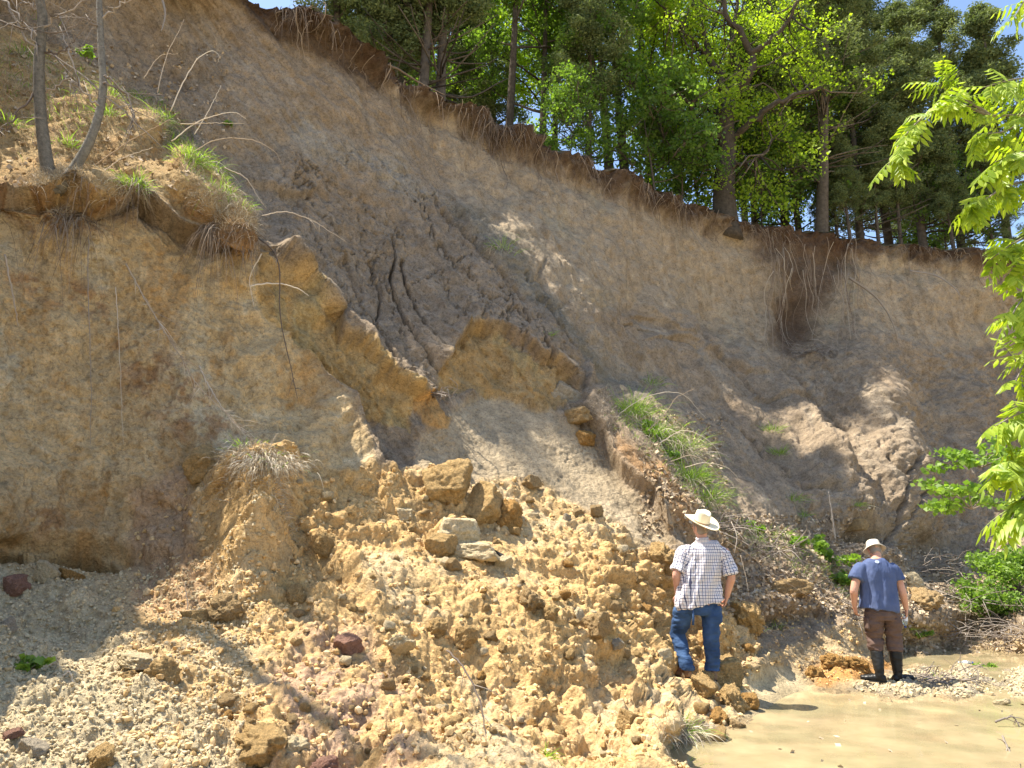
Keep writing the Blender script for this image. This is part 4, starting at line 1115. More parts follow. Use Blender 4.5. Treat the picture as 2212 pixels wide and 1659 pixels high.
def hand(mb, wrist, d, palm_n, side, curl=.5, s=1.0):
    """palm, four unequal bent fingers and a thumb; d = towards the fingertips, palm_n = palm side, side = thumb side"""
    d = np.array(d, dtype=float); d /= np.linalg.norm(d); n = np.array(palm_n, dtype=float); n -= d * (n @ d); n /= np.linalg.norm(n)
    t = np.array(side, dtype=float); t -= d * (t @ d) + n * (t @ n); t /= np.linalg.norm(t)
    w = np.array(wrist, dtype=float)
    ell(mb, [w - d * .02, w + d * .03 * s, w + d * .065 * s, w + d * .095 * s], [(.030, .021), (.038, .019), (.043, .017), (.038, .014)], ref=n, m=16, n=8)
    for k, (o, L, r) in enumerate([(.031, .072, .0098), (.011, .080, .0102), (-.010, .075, .0098), (-.030, .058, .0088)]):
        p = w + d * .088 * s + t * o; q = [p]; a = .15 + curl * .25; c = p
        for seg, f in enumerate((.45, .32, .25)):
            dd = d * math.cos(a) + n * math.sin(a); c = c + dd * L * f * s; q.append(c); a += curl * (1.0 + .06 * k)
        mb.tube(spline(q, 9), np.linspace(r, r * .78, 9), 8)
    b = w + d * .03 * s + t * .033
    mb.tube(spline([b, b + d * .022 + t * .022 + n * .008, b + d * .048 + t * .026 + n * .022, b + d * .066 + t * .018 + n * .034], 8), np.linspace(.0135, .0095, 8), 8)

def head_parts(c, up, fwd, mb, hair, neck0):
    """skull, jaw, nose, ears, lips, eyes into mb; hair cap into hair. c = centre of the head"""
    up = np.array(up, float); up /= np.linalg.norm(up); f = np.array(fwd, float); f -= up * (f @ up); f /= np.linalg.norm(f); r = np.cross(f, up)
    ell(mb, [c - up * .115 + f * .03, c - up * .085 + f * .022, c - up * .04 + f * .008, c, c + up * .05, c + up * .09, c + up * .115], [(.032, .05), (.055, .075), (.070, .092), (.076, .098), (.074, .096), (.055, .072), (.02, .03)], ref=f, m=22, n=16)
    for s in (-1, 1):
        e = c + r * s * .078 - f * .005 - up * .005
        ell(mb, [e - up * .032 - f * .002, e - up * .012, e + up * .014, e + up * .032 - f * .006], [(.006, .012), (.010, .018), (.011, .020), (.006, .012)], ref=f, m=10, n=6)
        mb.tube([c + r * s * .032 + f * .082 + up * .004, c + r * s * .031 + f * .090 + up * .001], .012, 8)
    ell(mb, [c + f * .090 + up * .02, c + f * .104 - up * .012, c + f * .116 - up * .036, c + f * .092 - up * .046], [(.009, .010), (.012, .014), (.017, .014), (.014, .008)], ref=f, m=10, n=7)
    ell(mb, [c + f * .092 - up * .066 - r * .026, c + f * .102 - up * .066, c + f * .092 - up * .066 + r * .026], [(.007, .005), (.010, .008), (.007, .005)], ref=f, m=8, n=5)
    ell(mb, [neck0, neck0 * .5 + (c - up * .10 - f * .012) * .5, c - up * .08 - f * .012, c - up * .03 - f * .01], [(.066, .066), (.060, .062), (.060, .064), (.060, .07)], ref=f, m=18, n=8)
    h = []
    ell(hair, [c - up * .075 - f * .045, c - up * .04 - f * .03, c + f * -.012, c + up * .05 - f * .010, c + up * .095 - f * .008, c + up * .122 - f * .005], [(.055, .050), (.074, .072), (.081, .094), (.079, .097), (.06, .078), (.02, .03)], ref=f, m=22, n=14)

def wrinkle(P, N, amp, sc, seed, ax=(1, 1, 1)):
    w = fbm(P * np.array(ax) * sc + seed, 4, seed, .55); f = 1 - np.abs(fbm(P * np.array(ax) * sc * .8 + seed * 3, 3, seed + 2)) * 2
    return P + N * (amp * (w + .5 * np.clip(f, -1, 1)))[:, None]

# ===== the man in the checked shirt
Y1 = 9.1
def w1(x, y, dy=0.0): return W(x, y, Y1 + dy)
O1 = w1(1505, 1452)
def l1(x, y, dy=0.0): return w1(x, y, dy) - O1
man1 = thing('person', O1, 'man in checked shirt, jeans and straw hat, hand in pocket, looking up at the slope', 'person')
body, hair = MB(), MB()
ns = l1(1516, 1166, -.02)                   # base of the neck
shL, shR = l1(1478, 1184), l1(1562, 1187)
elL, elR = l1(1461, 1240, -.06), l1(1580, 1246, -.04)
wrL, wrR = l1(1464, 1285, .06), l1(1570, 1290, .08)
hipL, hipR = l1(1482, 1308), l1(1538, 1312)
knL, knR = l1(1464, 1368, .16), l1(1536, 1375, .0)
anL, anR = l1(1482, 1440, .0), l1(1540, 1446, .06)
hd = l1(1513, 1138, .0)
upv = np.array([-.10, -.32, .94]); fv = np.array([-.52, .80, .30])
head_parts(hd, upv, fv, body, hair, ns + np.array([0, 0, -.05]))
chest = (shL + shR) / 2
ell(body, [(hipL + hipR) / 2 + [0, 0, -.06], (hipL + hipR) / 2 + [0, 0, .08], l1(1510, 1262), l1(1514, 1215), chest, ns], [(.17, .13), (.18, .13), (.175, .125), (.19, .13), (.17, .10), (.07, .07)], n=16)
for s, e, w in ((shL, elL, wrL), (shR, elR, wrR)):
    ell(body, [s, (s + e) / 2, e, (e + w) / 2 * .6 + e * .4, w], [(.062, .062), (.052, .052), (.044, .044), (.046, .043), (.029, .025)], n=16)
hand(body, wrR, l1(1564, 1312, .12) - wrR, (-1, .3, 0), (-.25, 1, .1), 1.05)
hand(body, wrL, l1(1462, 1310, .06) - wrL, (.6, .6, 0), (.3, 1, .2), .3)
for h, k, a in ((hipL, knL, anL), (hipR, knR, anR)):
    ell(body, [h, (h + k) / 2, k, (k + a) / 2, a], [(.09, .09), (.08, .085), (.06, .06), (.056, .058), (.04, .045)], n=14)
    ell(body, [a + [0, 0, .0], a + [-.03, .05, -.05], a + [-.08, .12, -.065]], [(.04, .045), (.045, .04), (.035, .03)], n=6)
m2, P, N = fuse(body, .0058, 3); finish(m2, P, 'body', SKIN, man1)
m2, P, N = fuse(hair, .008, 2); P = wrinkle(P, N, .004, 40, 3); finish(m2, P, 'hair', HAIRM, man1)
# shirt: torso to the hem, sleeves rolled above the elbow
sb = MB()
hemc = l1(1512, 1304)
ell(sb, [hemc + [0, 0, -.015], l1(1509, 1292), l1(1509, 1262), l1(1512, 1232), l1(1514, 1205), chest + [0, 0, .0], (chest + ns) / 2 + [0, 0, .005], ns + [0, 0, -.005]],
    [(.272, .165), (.270, .165), (.245, .155), (.235, .155), (.235, .15), (.205, .13), (.14, .105), (.08, .08)], n=26, m=36, sq=2.3)
for s, e, sg in ((shL, elL, -1), (shR, elR, 1)):
    c = s + (e - s) * .80
    ell(sb, [s + [-sg * .09, 0, -.035], s + [-sg * .03, 0, -.030], s * .7 + c * .3 + [-sg * .012, 0, 0], (s + c) / 2, c], [(.060, .085), (.074, .088), (.080, .084), (.080, .078), (.076, .074)], n=14)
    ell(sb, [s + (e - s) * .74, s + (e - s) * .90], [(.081, .081), (.083, .083)], n=5)
ell(sb, [ns + [0, 0, -.03], ns + [-.003, -.012, .028]], [(.082, .082), (.078, .078)], n=5)
m2, P, N = fuse(sb, .008, 4)
xz = P[:, 0]
P = wrinkle(P, N, .016, 5, 5, (1.4, 1, .6)); P = wrinkle(P, N, .006, 13, 6, (1.2, 1, .7))
# long folds fanning from the right shoulder blade to the left hip
u = (P[:, 0] - chest[0]) * .8 + (P[:, 2] - chest[2]) * -.28
P = P + N * (.008 * np.sin(u * 62 + 2.2 * fbm(P * 3, 3, 9)) * sstep(-.05, -.2, P[:, 2] - chest[2]) * (np.abs(N[:, 1]) > .2))[:, None]
def arm_uv(P, s, e):
    d = (e - s) / np.linalg.norm(e - s); rel = P - s; t = rel @ d; pr = rel - t[:, None] * d
    x = np.cross(d, [0, 1, 0]); x /= np.linalg.norm(x); yv = np.cross(d, x)
    return t, np.arctan2(pr @ x, -(pr @ yv)) * .08, np.linalg.norm(pr, axis=1)
cu = np.stack([np.arctan2(P[:, 0] - chest[0], -(P[:, 1] - chest[1]) + .0) * .215, np.zeros(len(P)), P[:, 2]], 1)
for s, e, sg in ((shL, elL, -1), (shR, elR, 1)):
    t, a, r = arm_uv(P, s, e); msk = (t > .06) & (r < .115) & ((P[:, 0] - (s[0] + sg * -.03)) * sg > 0)
    cu[msk, 0] = a[msk]; cu[msk, 2] = t[msk]
finish(m2, P, 'shirt', PLAID, man1, {'cuv': cu})
# jeans
jb = MB()
hc = (hipL + hipR) / 2
ell(jb, [hc + [0, 0, .09], hc + [0, 0, .03], hc + [0, 0, -.03], hc + [0, 0, -.09]], [(.185, .105), (.205, .125), (.205, .15), (.16, .12)], n=8, m=30)
for h, k, a in ((hipL + [.0, 0, .0], knL, anL), (hipR, knR, anR)):
    ell(jb, [h + [0, 0, .02], h * .7 + k * .3, h * .35 + k * .65, k, k * .5 + a * .5, a + [0, 0, .03], a + [0, 0, -.02]], [(.100, .105), (.118, .125), (.098, .108), (.088, .095), (.080, .088), (.082, .092), (.088, .098)], n=22, m=24)
m2, P, N = fuse(jb, .008, 3)
P = wrinkle(P, N, .012, 6, 15, (.7, .8, 1.7)); P = wrinkle(P, N, .006, 13, 16, (.7, .8, 2.0))
finish(m2, P, 'trousers', DENIM, man1)
lp = MB(); q = hipL + [.045, -.165, -.02]
lp.tube([q + [0, .05, .0], q + [.0, .02, -.02], q + [-.005, .0, -.10], q + [-.012, .005, -.18]], [.012, .013, .012, .015], 8); lp.build('hammer_loop', DENIM, man1)
for a, sgn in ((anL, -1), (anR, 1)):
    sh = MB()
    tdir = np.array([-.55, .80, 0]) if sgn < 0 else np.array([.1, 1, 0]); tdir /= np.linalg.norm(tdir)
    b = a + np.array([0, 0, -.075])
    ell(sh, [b - tdir * .06, b - tdir * .03, b + tdir * .04, b + tdir * .13, b + tdir * .20, b + tdir * .225], [(.030, .028), (.043, .05), (.046, .05), (.050, .036), (.042, .028), (.02, .014)], ref=(0, 0, 1), n=16)
    ell(sh, [a + [0, 0, -.09], a + [0, 0, .03]], [(.048, .055), (.046, .052)], n=5)
    m2, P, N = fuse(sh, .006, 3); so = finish(m2, wrinkle(P, N, .003, 20, 4), 'shoe', LEATHER, man1)
    sl = MB(); ell(sl, [b - tdir * .066 + [0, 0, -.040], b + [0, 0, -.040], b + tdir * .12 + [0, 0, -.038], b + tdir * .225 + [0, 0, -.03]], [(.030, .012), (.046, .013), (.050, .012), (.022, .01)], ref=(0, 0, 1), n=12); sl.build('sole', RUBBER, so)
# straw hat: creased crown, curled brim, band
def hat(name, c, up, fwd, crown_h, rx, ry, brim, mat, parent, curl=.0, crease=0.0, droop=0.0, band=None, dents=None):
    up = np.array(up, float); up /= np.linalg.norm(up); f = np.array(fwd, float); f -= up * (f @ up); f /= np.linalg.norm(f); r = np.cross(f, up)
    m = 48; a = np.linspace(0, 2 * math.pi, m, endpoint=False); mb = MB(); R = []
    ca, sa = np.cos(a), np.sin(a)
    def ring(k, h, lift=0.0): return c + (k * rx * ca)[:, None] * r + (k * ry * sa)[:, None] * f + (h + lift)[:, None] * up if not np.isscalar(lift) else c + (k * rx * ca)[:, None] * r + (k * ry * sa)[:, None] * f + h * up
    kb = 1 + brim / rx
    for t in np.linspace(0, 1, 9):                       # upper brim from edge inwards, then crown
        k = kb + (1 - kb) * t; lift = curl * (1 - t) ** 1.6 * (ca ** 2) * brim - droop * (1 - t) * brim + .006 * np.sin(3 * a + 1) * (1 - t)
        kx = k - (curl * .25 * (1 - t) ** 2)
        R.append(c + (kx * rx * ca)[:, None] * r + (k * ry * sa)[:, None] * f + lift[:, None] * up)
    for t in np.linspace(.08, 1, 14):
        k = (1 - .16 * t) * (1 - max(0, t - .72) ** 2 * 6.0); k = max(k, .02)
        h = crown_h * min(1, t * 1.12)
        lift = -crease * crown_h * np.exp(-(ca * k * 2.0) ** 2) * sstep(.5, 1, t) 
        side = 1 - .12 * crease * 3 * sstep(.4, .9, t) * np.exp(-((np.abs(ca) - .75) / .25) ** 2) * (sa > 0)
        R.append(c + (k * rx * ca * side)[:, None] * r + (k * ry * sa)[:, None] * f + (h + lift)[:, None] * up)
    T = len(R)
    full = R + [c + .001 * r + (crown_h * (1 - crease * .9)) * up + 0 * R[0]]
    under = [(x - up * .007 if i < 9 else x - up * .01 + (c + up * crown_h * .5 - x) * .06) for i, x in enumerate(full)]
    mb.rings(full, closed=(False, False)); mb.rings([u[::-1] for u in under], closed=(False, False))
    mb.rings([full[0][::-1], under[0][::-1]], closed=(False, False))
    o = mb.build(name, mat, parent)
    if band:
        bb = MB(); bb.rings([c + (1.012 * rx * ca)[:, None] * r + (1.012 * ry * sa)[:, None] * f + h * up for h in (.004, .016)] + [c + (1.0 * rx * ca)[:, None] * r + (1.0 * ry * sa)[:, None] * f + h * up for h in (.018,)], closed=(False, False)); bb.build('hat_band', band, o)
    return o
huv = np.array([.20, -.40, .88]); hat('hat', hd + huv * .05 + np.array([.0, .0, .01]), huv, fv, .150, .088, .104, .102, STRAW, man1, curl=.42, crease=.22, band=BAND)

# ===== the man in the blue T-shirt
Y2 = 10.3
def l2(x, y, dy=0.0): return W(x, y, Y2 + dy) - O2
O2 = W(1918, 1472, Y2)
man2 = thing('person', O2, 'man in blue T-shirt, brown trousers and black rubber boots, head down beside the water', 'person')
body, hair = MB(), MB()
ns = l2(1890, 1205, .0); shL, shR = l2(1856, 1222), l2(1930, 1224)
elL, elR = l2(1845, 1274, -.04), l2(1949, 1278, -.02)
wrL, wrR = l2(1846, 1309, .06), l2(1958, 1316, .10)
hipL, hipR = l2(1886, 1322), l2(1924, 1322)
knL, knR = l2(1890, 1376, .08), l2(1932, 1380, .05)
anL, anR = l2(1899, 1450, -.02), l2(1939, 1452, .04)
hd = l2(1889, 1188, .09); upv = np.array([.02, .42, .90]); fv = np.array([.04, .86, -.5])
head_parts(hd, upv, fv, body, hair, ns + np.array([0, 0, -.05]))
chest = (shL + shR) / 2
ell(body, [(hipL + hipR) / 2 + [0, 0, -.06], (hipL + hipR) / 2 + [0, 0, .08], l2(1900, 1290), l2(1897, 1250), chest, ns], [(.17, .13), (.18, .14), (.18, .14), (.19, .14), (.17, .11), (.07, .07)], n=16)
for s, e, w in ((shL, elL, wrL), (shR, elR, wrR)):
    ell(body, [s + (e - s) * .12, (s + e) / 2, e, (e + w) / 2 * .6 + e * .4, w], [(.050, .050), (.056, .056), (.048, .048), (.050, .046), (.030, .026)], n=16)
hand(body, wrL, l2(1850, 1330, .10) - wrL, (1, .2, 0), (.2, 1, .1), .55)
hand(body, wrR, l2(1957, 1336, .13) - wrR, (-1, .35, 0), (-.1, 1, .1), .8)
for h, k, a in ((hipL, knL, anL), (hipR, knR, anR)):
    ell(body, [h, (h + k) / 2, k, (k + a) / 2, a], [(.09, .09), (.085, .09), (.062, .062), (.056, .058), (.04, .045)], n=14)
m2, P, N = fuse(body, .0058, 3); finish(m2, P, 'body', SKIN, man2)
m2, P, N = fuse(hair, .008, 2); P = wrinkle(P, N, .003, 40, 3); finish(m2, P, 'hair', HAIRM, man2)
sb = MB()
ell(sb, [l2(1901, 1317), l2(1901, 1305), l2(1900, 1280), l2(1897, 1255), l2(1895, 1235), chest + [0, 0, .0], (chest + ns) / 2 + [0, 0, .01], ns + [0, 0, -.005]],
    [(.238, .175), (.236, .175), (.228, .165), (.226, .16), (.23, .155), (.205, .135), (.14, .11), (.078, .085)], n=26, m=36, sq=2.3)
for s, e, sg in ((shL, elL, -1), (shR, elR, 1)):
    c = s + (e - s) * .56
    ell(sb, [s + [-sg * .09, 0, -.035], s + [-sg * .03, 0, -.030], s * .6 + c * .4 + [-sg * .012, 0, 0], c], [(.062, .09), (.078, .09), (.088, .088), (.090, .090)], n=12)
m2, P, N = fuse(sb, .008, 4)
P = wrinkle(P, N, .013, 5, 25, (1.6, 1, .5)); P = wrinkle(P, N, .005, 13, 26, (1.4, 1, .6))
u = P[:, 0] - chest[0]
P = P + N * (.009 * np.sin(u * 48 + 1.6 * fbm(P * 2.5, 3, 29)) * sstep(-.02, -.3, P[:, 2] - chest[2]))[:, None]
shirt2 = finish(m2, P, 'shirt', TEE, man2)
# small pale badge printed below the collar
bd = MB(); bc = l2(1886, 1212)
BADGE = cloth('pale print', (.45, .50, .66), .8, 200)
pi_ = int(np.argmin(np.linalg.norm(P - (bc + [0, -.12, 0]), axis=1))); bp_ = P[pi_] + N[pi_] * .004; bn = N[pi_]
bx = np.cross([0, 0, 1.0], bn); bx /= np.linalg.norm(bx); bz = np.cross(bn, bx)
def ringb(r0, r1, z): 
    a = np.linspace(0, 2 * math.pi, 28, endpoint=False)
    return [bp_ + bn * z + (r * 1.25 * np.cos(a))[:, None] * bx + (r * np.sin(a))[:, None] * bz for r in (r1, r0)]
bd.rings(ringb(.012, .021, .002), closed=(False, False)); bd.rings(ringb(.003, .009, .002), closed=(False, False)); bd.build('badge', BADGE, shirt2)
jb = MB(); hc = (hipL + hipR) / 2
ell(jb, [hc + [0, 0, .07], hc + [0, 0, .02], hc + [0, 0, -.03], hc + [0, 0, -.09]], [(.18, .10), (.20, .125), (.205, .155), (.16, .13)], n=8, m=30)
for h, k, a in ((hipL, knL, anL), (hipR, knR, anR)):
    b2 = k * .72 + a * .28
    ell(jb, [h + [0, 0, .02], h * .7 + k * .3, h * .35 + k * .65, k, b2, b2 + [0, 0, -.03]], [(.095, .105), (.116, .13), (.105, .115), (.100, .105), (.088, .092), (.074, .078)], n=20, m=24)
m2, P, N = fuse(jb, .008, 3)
P = wrinkle(P, N, .014, 6, 35, (.7, .8, 1.9)); P = wrinkle(P, N, .008, 12, 36, (.7, .8, 2.4))
finish(m2, P, 'trousers', BROWN, man2)
pk = MB(); q = hipL * .55 + knL * .45 + [-.105, -.03, .0]
ell(pk, [q + [0, 0, .075], q + [0, 0, -.075]], [(.018, .062), (.020, .062)], n=6, sq=4); pk.build('cargo_pocket', BROWN, man2)
for (k, a, tdir) in ((knL, anL, (-.75, .45, 0)), (knR, anR, (.93, .25, 0))):
    bt = MB(); tdir = np.array(tdir); tdir = tdir / np.linalg.norm(tdir)
    top_ = k * .70 + a * .30; foot = a + np.array([0, 0, -.085])
    foot[2] = max(foot[2], .035)
    ell(bt, [top_, (top_ + a) / 2, a + [0, 0, .05], a + [0, 0, -.03], foot], [(.082, .086), (.074, .080), (.060, .066), (.052, .060), (.050, .056)], n=16)
    ell(bt, [foot - tdir * .075, foot - tdir * .04, foot + tdir * .05, foot + tdir * .13, foot + tdir * .20, foot + tdir * .225], [(.030, .030), (.045, .048), (.047, .050), (.052, .040), (.044, .032), (.02, .018)], ref=(0, 0, 1), n=16)
    m2, P, N = fuse(bt, .006, 3); P = wrinkle(P, N, .005, 10, 41, (.8, .8, 1.6)); bo = finish(m2, P, 'boot', RUBBER, man2)
    sl = MB(); ell(sl, [foot - tdir * .08 + [0, 0, -.036], foot + [0, 0, -.036], foot + tdir * .13 + [0, 0, -.034], foot + tdir * .23 + [0, 0, -.026]], [(.034, .012), (.048, .013), (.054, .012), (.024, .01)], ref=(0, 0, 1), n=12); sl.build('sole', RUBBER, bo)
hat('hat', hd + upv * .045, upv, fv, .085, .090, .106, .050, CANVAS, man2, curl=-.05, crease=.10, droop=.75, band=CANVAS)
# the water bottle in his right hand
BOT_ = new_mat('clear bottle plastic'); BOT_[2].inputs['Transmission Weight'].default_value = .85; BOT_[2].inputs['Roughness'].default_value = .08; BOT_[2].inputs['Base Color'].default_value = rgb(.75, .85, .9); BOT_[2].inputs['IOR'].default_value = 1.3
BLUEP = cloth('blue label film', (.03, .07, .30), .4, 60); WHITEP = cloth('white label film', (.75, .75, .75), .4, 60)
def bottle(loc, rot, label):
    root = thing('water_bottle', loc, label, 'bottle'); root.rotation_euler = rot
    b = MB(); prof = [(-.10, .026), (-.096, .031), (-.06, .032), (-.055, .030), (-.05, .032), (.0, .0315), (.04, .032), (.06, .027), (.078, .014), (.090, .0125)]
    a = np.linspace(0, 2 * math.pi, 20, endpoint=False)
    def rr(pr): return [np.stack([r * np.cos(a), r * np.sin(a), np.full(20, z)], 1) for z, r in pr]
    b.rings(rr(prof)); bo = b.build('bottle_body', BOT_[0], root)
    l = MB(); l.rings(rr([(-.035, .0327), (.022, .0327)]), closed=(False, False)); l.build('paper_label', WHITEP, root)
    c = MB(); c.rings(rr([(.088, .0145), (.104, .0145)])); c.build('cap', BLUEP, root)
    return root
hb = wrR + O2
bottle(tuple(Vector(W(1955, 1338, Y2 + .13))), (math.radians(172), math.radians(8), 0), 'clear water bottle held neck down in the right hand of the man in blue')
bottle(tuple(Vector(W(2086, 1437, -1.57 / q_of(1437))) + Vector((0, 0, .03))), (math.radians(85), 0, math.radians(75)), 'clear plastic bottle with blue cap lying on the gravel bar')
# ------------------------------------------------------------------ grass, canes, roots, shrubs
GRASS = var_mat('fresh grass blades', (.12, .20, .03), (.36, .48, .10), .6, .2, trans=.45)
DRYG = var_mat('dry grass', (.26, .21, .15), (.62, .54, .40), .9, .1)
CANE = var_mat('dead canes', (.34, .24, .15), (.66, .57, .45), .85, .1)
TWIG = var_mat('grey dead twigs', (.13, .10, .08), (.36, .31, .26), .9, .1)
ROOT = var_mat('bare roots', (.11, .075, .05), (.36, .28, .20), .9, .1)
DROOT = var_mat('root hairs and topsoil threads', (.09, .06, .04), (.38, .29, .21), .95, .05)
YLEAF = var_mat('young walnut leaves', (.20, .29, .03), (.42, .50, .07), .45, .35, trans=.5, tcol=(1.4, 1.5, .35))
PLEAF = var_mat('bright weed leaves', (.09, .17, .03), (.26, .37, .07), .5, .3, trans=.45)
LITTER = var_mat('fallen dry leaves', (.24, .17, .10), (.60, .48, .34), .9, .1)

def blades(mb, B, Dr, L, w, droop, rng, seg=4, var=None):
    n = len(B); B = np.asarray(B); Dr = Dr / (np.linalg.norm(Dr, axis=1)[:, None] + 1e-9)
    side = np.cross(Dr, rng.normal(size=(n, 3))); side /= np.linalg.norm(side, axis=1)[:, None] + 1e-9
    rows = []
    for t in np.linspace(0, 1, seg + 1):
        c = B + Dr * (L * t)[:, None] + np.array([0, 0, -1.0]) * (droop * L * t * t)[:, None]
        ww = w * (1 - t ** 1.5) + .0003
        rows += [c - side * np.reshape(ww, (-1, 1)), c + side * np.reshape(ww, (-1, 1))]
    V = np.stack(rows, 1).reshape(-1, 3); k = 2 * (seg + 1)
    F4 = np.concatenate([np.stack([np.arange(n) * k + 2 * i, np.arange(n) * k + 2 * i + 1, np.arange(n) * k + 2 * i + 3, np.arange(n) * k + 2 * i + 2], 1) for i in range(seg)])
    mb.add(V, None, F4, np.repeat(rng.random(n) if var is None else var, k))

def tuft(x, y, rad, L, n, dry, label, lean=(0, 0, 0), name='grass_tuft', cat='grass tuft', group=None, Y=None, w=.0035, seed=0):
    """a clump of grass: green blades over a dry skirt"""
    rng = np.random.default_rng(int(x * 13 + y) + seed); p, nn = surf(x, y)
    if Y: p = W(x, y, Y)
    root = thing(name, p, label, cat, group)
    for mat, k, part, up, dr, LL in ((GRASS, int(n * (1 - dry)), 'green_blades', .9, .55, L), (DRYG, int(n * dry), 'dry_blades', .25, .9, L * .9)):
        if k < 3: continue
        g = rng.normal(size=(k, 3)); B = g * np.array([rad, rad, rad * .35]) * .55
        D = g * np.array([.6, .6, .1]) + rng.normal(size=(k, 3)) * .35 + np.array([0, 0, up]) + nn * .35 + np.array(lean)
        mb = MB(); blades(mb, B, D, LL * (.4 + .7 * rng.random(k)), w * (.6 + .7 * rng.random(k)), dr * (.5 + rng.random(k)), rng)
        mb.build(part, mat, root)
    return root
TUFTS = [
 (250,440,.16,.30,260,.45,'green and dry grass tuft on the very edge of the left ledge'),
 (350,262,.16,.26,260,.35,'grass tuft highest on the grassy ridge'),
 (375,315,.20,.28,420,.3,'bright grass tuft in the middle of the grassy ridge'),
 (418,352,.20,.30,520,.35,'thick bright grass tuft just above the dry grass mat of the ridge'),
 (462,372,.16,.28,320,.45,'grass tuft leaning out from the ridge beside the slope'),
 (300,208,.15,.24,200,.4,'small grass tuft near the head of the grassy ridge'),
 (235,225,.15,.24,200,.5,'grass tuft right of the two bare trunks'),
 (232,262,.12,.28,160,.3,'short spiky grass tuft between the right trunk and the ridge'),
 (60,105,.18,.26,260,.5,'grass tuft behind the left bare trunk'),
 (25,275,.12,.24,120,.2,'broad bladed green tuft at the left edge of the ledge'),
 (150,320,.12,.22,120,.3,'little green tuft between the two bare trunks'),
 (480,425,.16,.26,260,.75,'mostly dry tuft at the lower end of the ridge'),
 (520,470,.12,.22,160,.7,'dry tuft hanging over the corner of the left bluff'),
 (525,1035,.20,.15,500,.7,'dry grass with green tips growing on the crumbling clod'),
 (555,1100,.30,.15,1300,.97,'mat of grey dry grass hanging down the crumbling clod'),
 (1365,895,.28,.80,520,.25,'tall green grass clump at the top of the weedy ridge'),
 (1410,945,.30,.75,560,.45,'mixed green and dry clump in the middle of the weedy ridge'),
 (1455,985,.30,.75,560,.6,'mostly dry clump on the right side of the weedy ridge'),
 (1470,1045,.28,.60,520,.35,'green grass clump low on the weedy ridge'),
 (1515,1085,.26,.5,420,.35,'last green clump of the weedy ridge behind the straw hat'),
 (1330,905,.14,.35,200,.5,'small grass clump beside the brown slabs'),
 (1665,935,.16,.36,160,.1,'upper green tuft on the shaded right hand slope'),
 (1685,975,.17,.34,180,.1,'lower green tuft on the shaded right hand slope'),
 (1718,1075,.15,.34,160,.2,'green tuft on the right hand slope above the leafy plant'),
 (1745,1105,.12,.30,120,.2,'smaller green tuft right above the leafy plant'),
 (1600,1130,.15,.36,160,.5,'grass tuft right of the straw hat'),
 (1640,1160,.15,.30,160,.6,'drying tuft between the two men near the slope foot'),
 (1080,555,.22,.40,160,.35,'dark tuft growing in the gully below the cliff'),
 (1405,830,.2,.40,160,.3,'dark tuft at the foot of the gully above the weedy ridge'),
 (1490,1588,.17,.34,420,.8,'dry grass clump at the left bank of the pool'),
 (1480,1650,.15,.28,260,.75,'dry grass clump cut by the bottom edge beside the pool'),
 (1180,1640,.07,.20,50,.1,'few green blades at the bottom of the rubble'),
 (1175,745,.07,.22,40,.2,'tiny green weed on the edge of the middle scarp'),
 (1830,1110,.14,.28,100,.3,'small tuft beside the grey dead stick'),
 (1690,1150,.12,.28,100,.3,'small green tuft left of the leafy plant'),
 (1650,1350,.12,.20,120,.6,'dry tuft on the crumbly bank right of the jeans'),
 (1700,1345,.10,.22,90,.6,'thin pale tuft on the sandy ledge between the men'),
 (1970,1360,.10,.22,90,.2,'green sprig beside the bottle in the hand'),
 (2020,1470,.14,.30,160,.85,'dry twiggy tuft on the gravel bar'),
 (2130,1445,.10,.30,90,.2,'green stem on the gravel bar at the right'),
]
for x, y, r, L, n, dry, lab in TUFTS: tuft(x, y, r, L, n, dry, lab)

def cane(path, Y, r, label, name='dead_cane', cat='cane', mat=None, twigs=0, group=None, seed=1, wob=.003, hang=None, n=26):
    """thin bent stem through view points; Y = distance of its foot (and tip)"""
    rng = np.random.default_rng(seed + int(path[0][0])); Ys = Y if isinstance(Y, (list, tuple)) else (Y, Y)
    P = [W(x, y, Ys[0] + (Ys[1] - Ys[0]) * i / (len(path) - 1)) for i, (x, y) in enumerate(path)]
    r = r * (1.3 if r < .008 else 1.0); o0 = P[0]; q = spline([p - o0 for p in P], n); q[1:] += rng.normal(size=(n - 1, 3)) * wob
    mb = MB(); mb.tube(q, np.linspace(r, r * .35, n), 5, rng.random())
    for i in range(twigs):
        k = rng.integers(4, n - 1); d = (q[k] - q[k - 1]); d = d / np.linalg.norm(d) + rng.normal(size=3) * .6
        L = .05 + .16 * rng.random(); mb.tube([q[k], q[k] + d * L * .5, q[k] + d * L + [0, 0, -.2 * L]], [r * .4, r * .3, r * .2], 4, rng.random())
    o = mb.build(name, mat or CANE, None); o.location = o0
    return tag(o, label, cat, group)
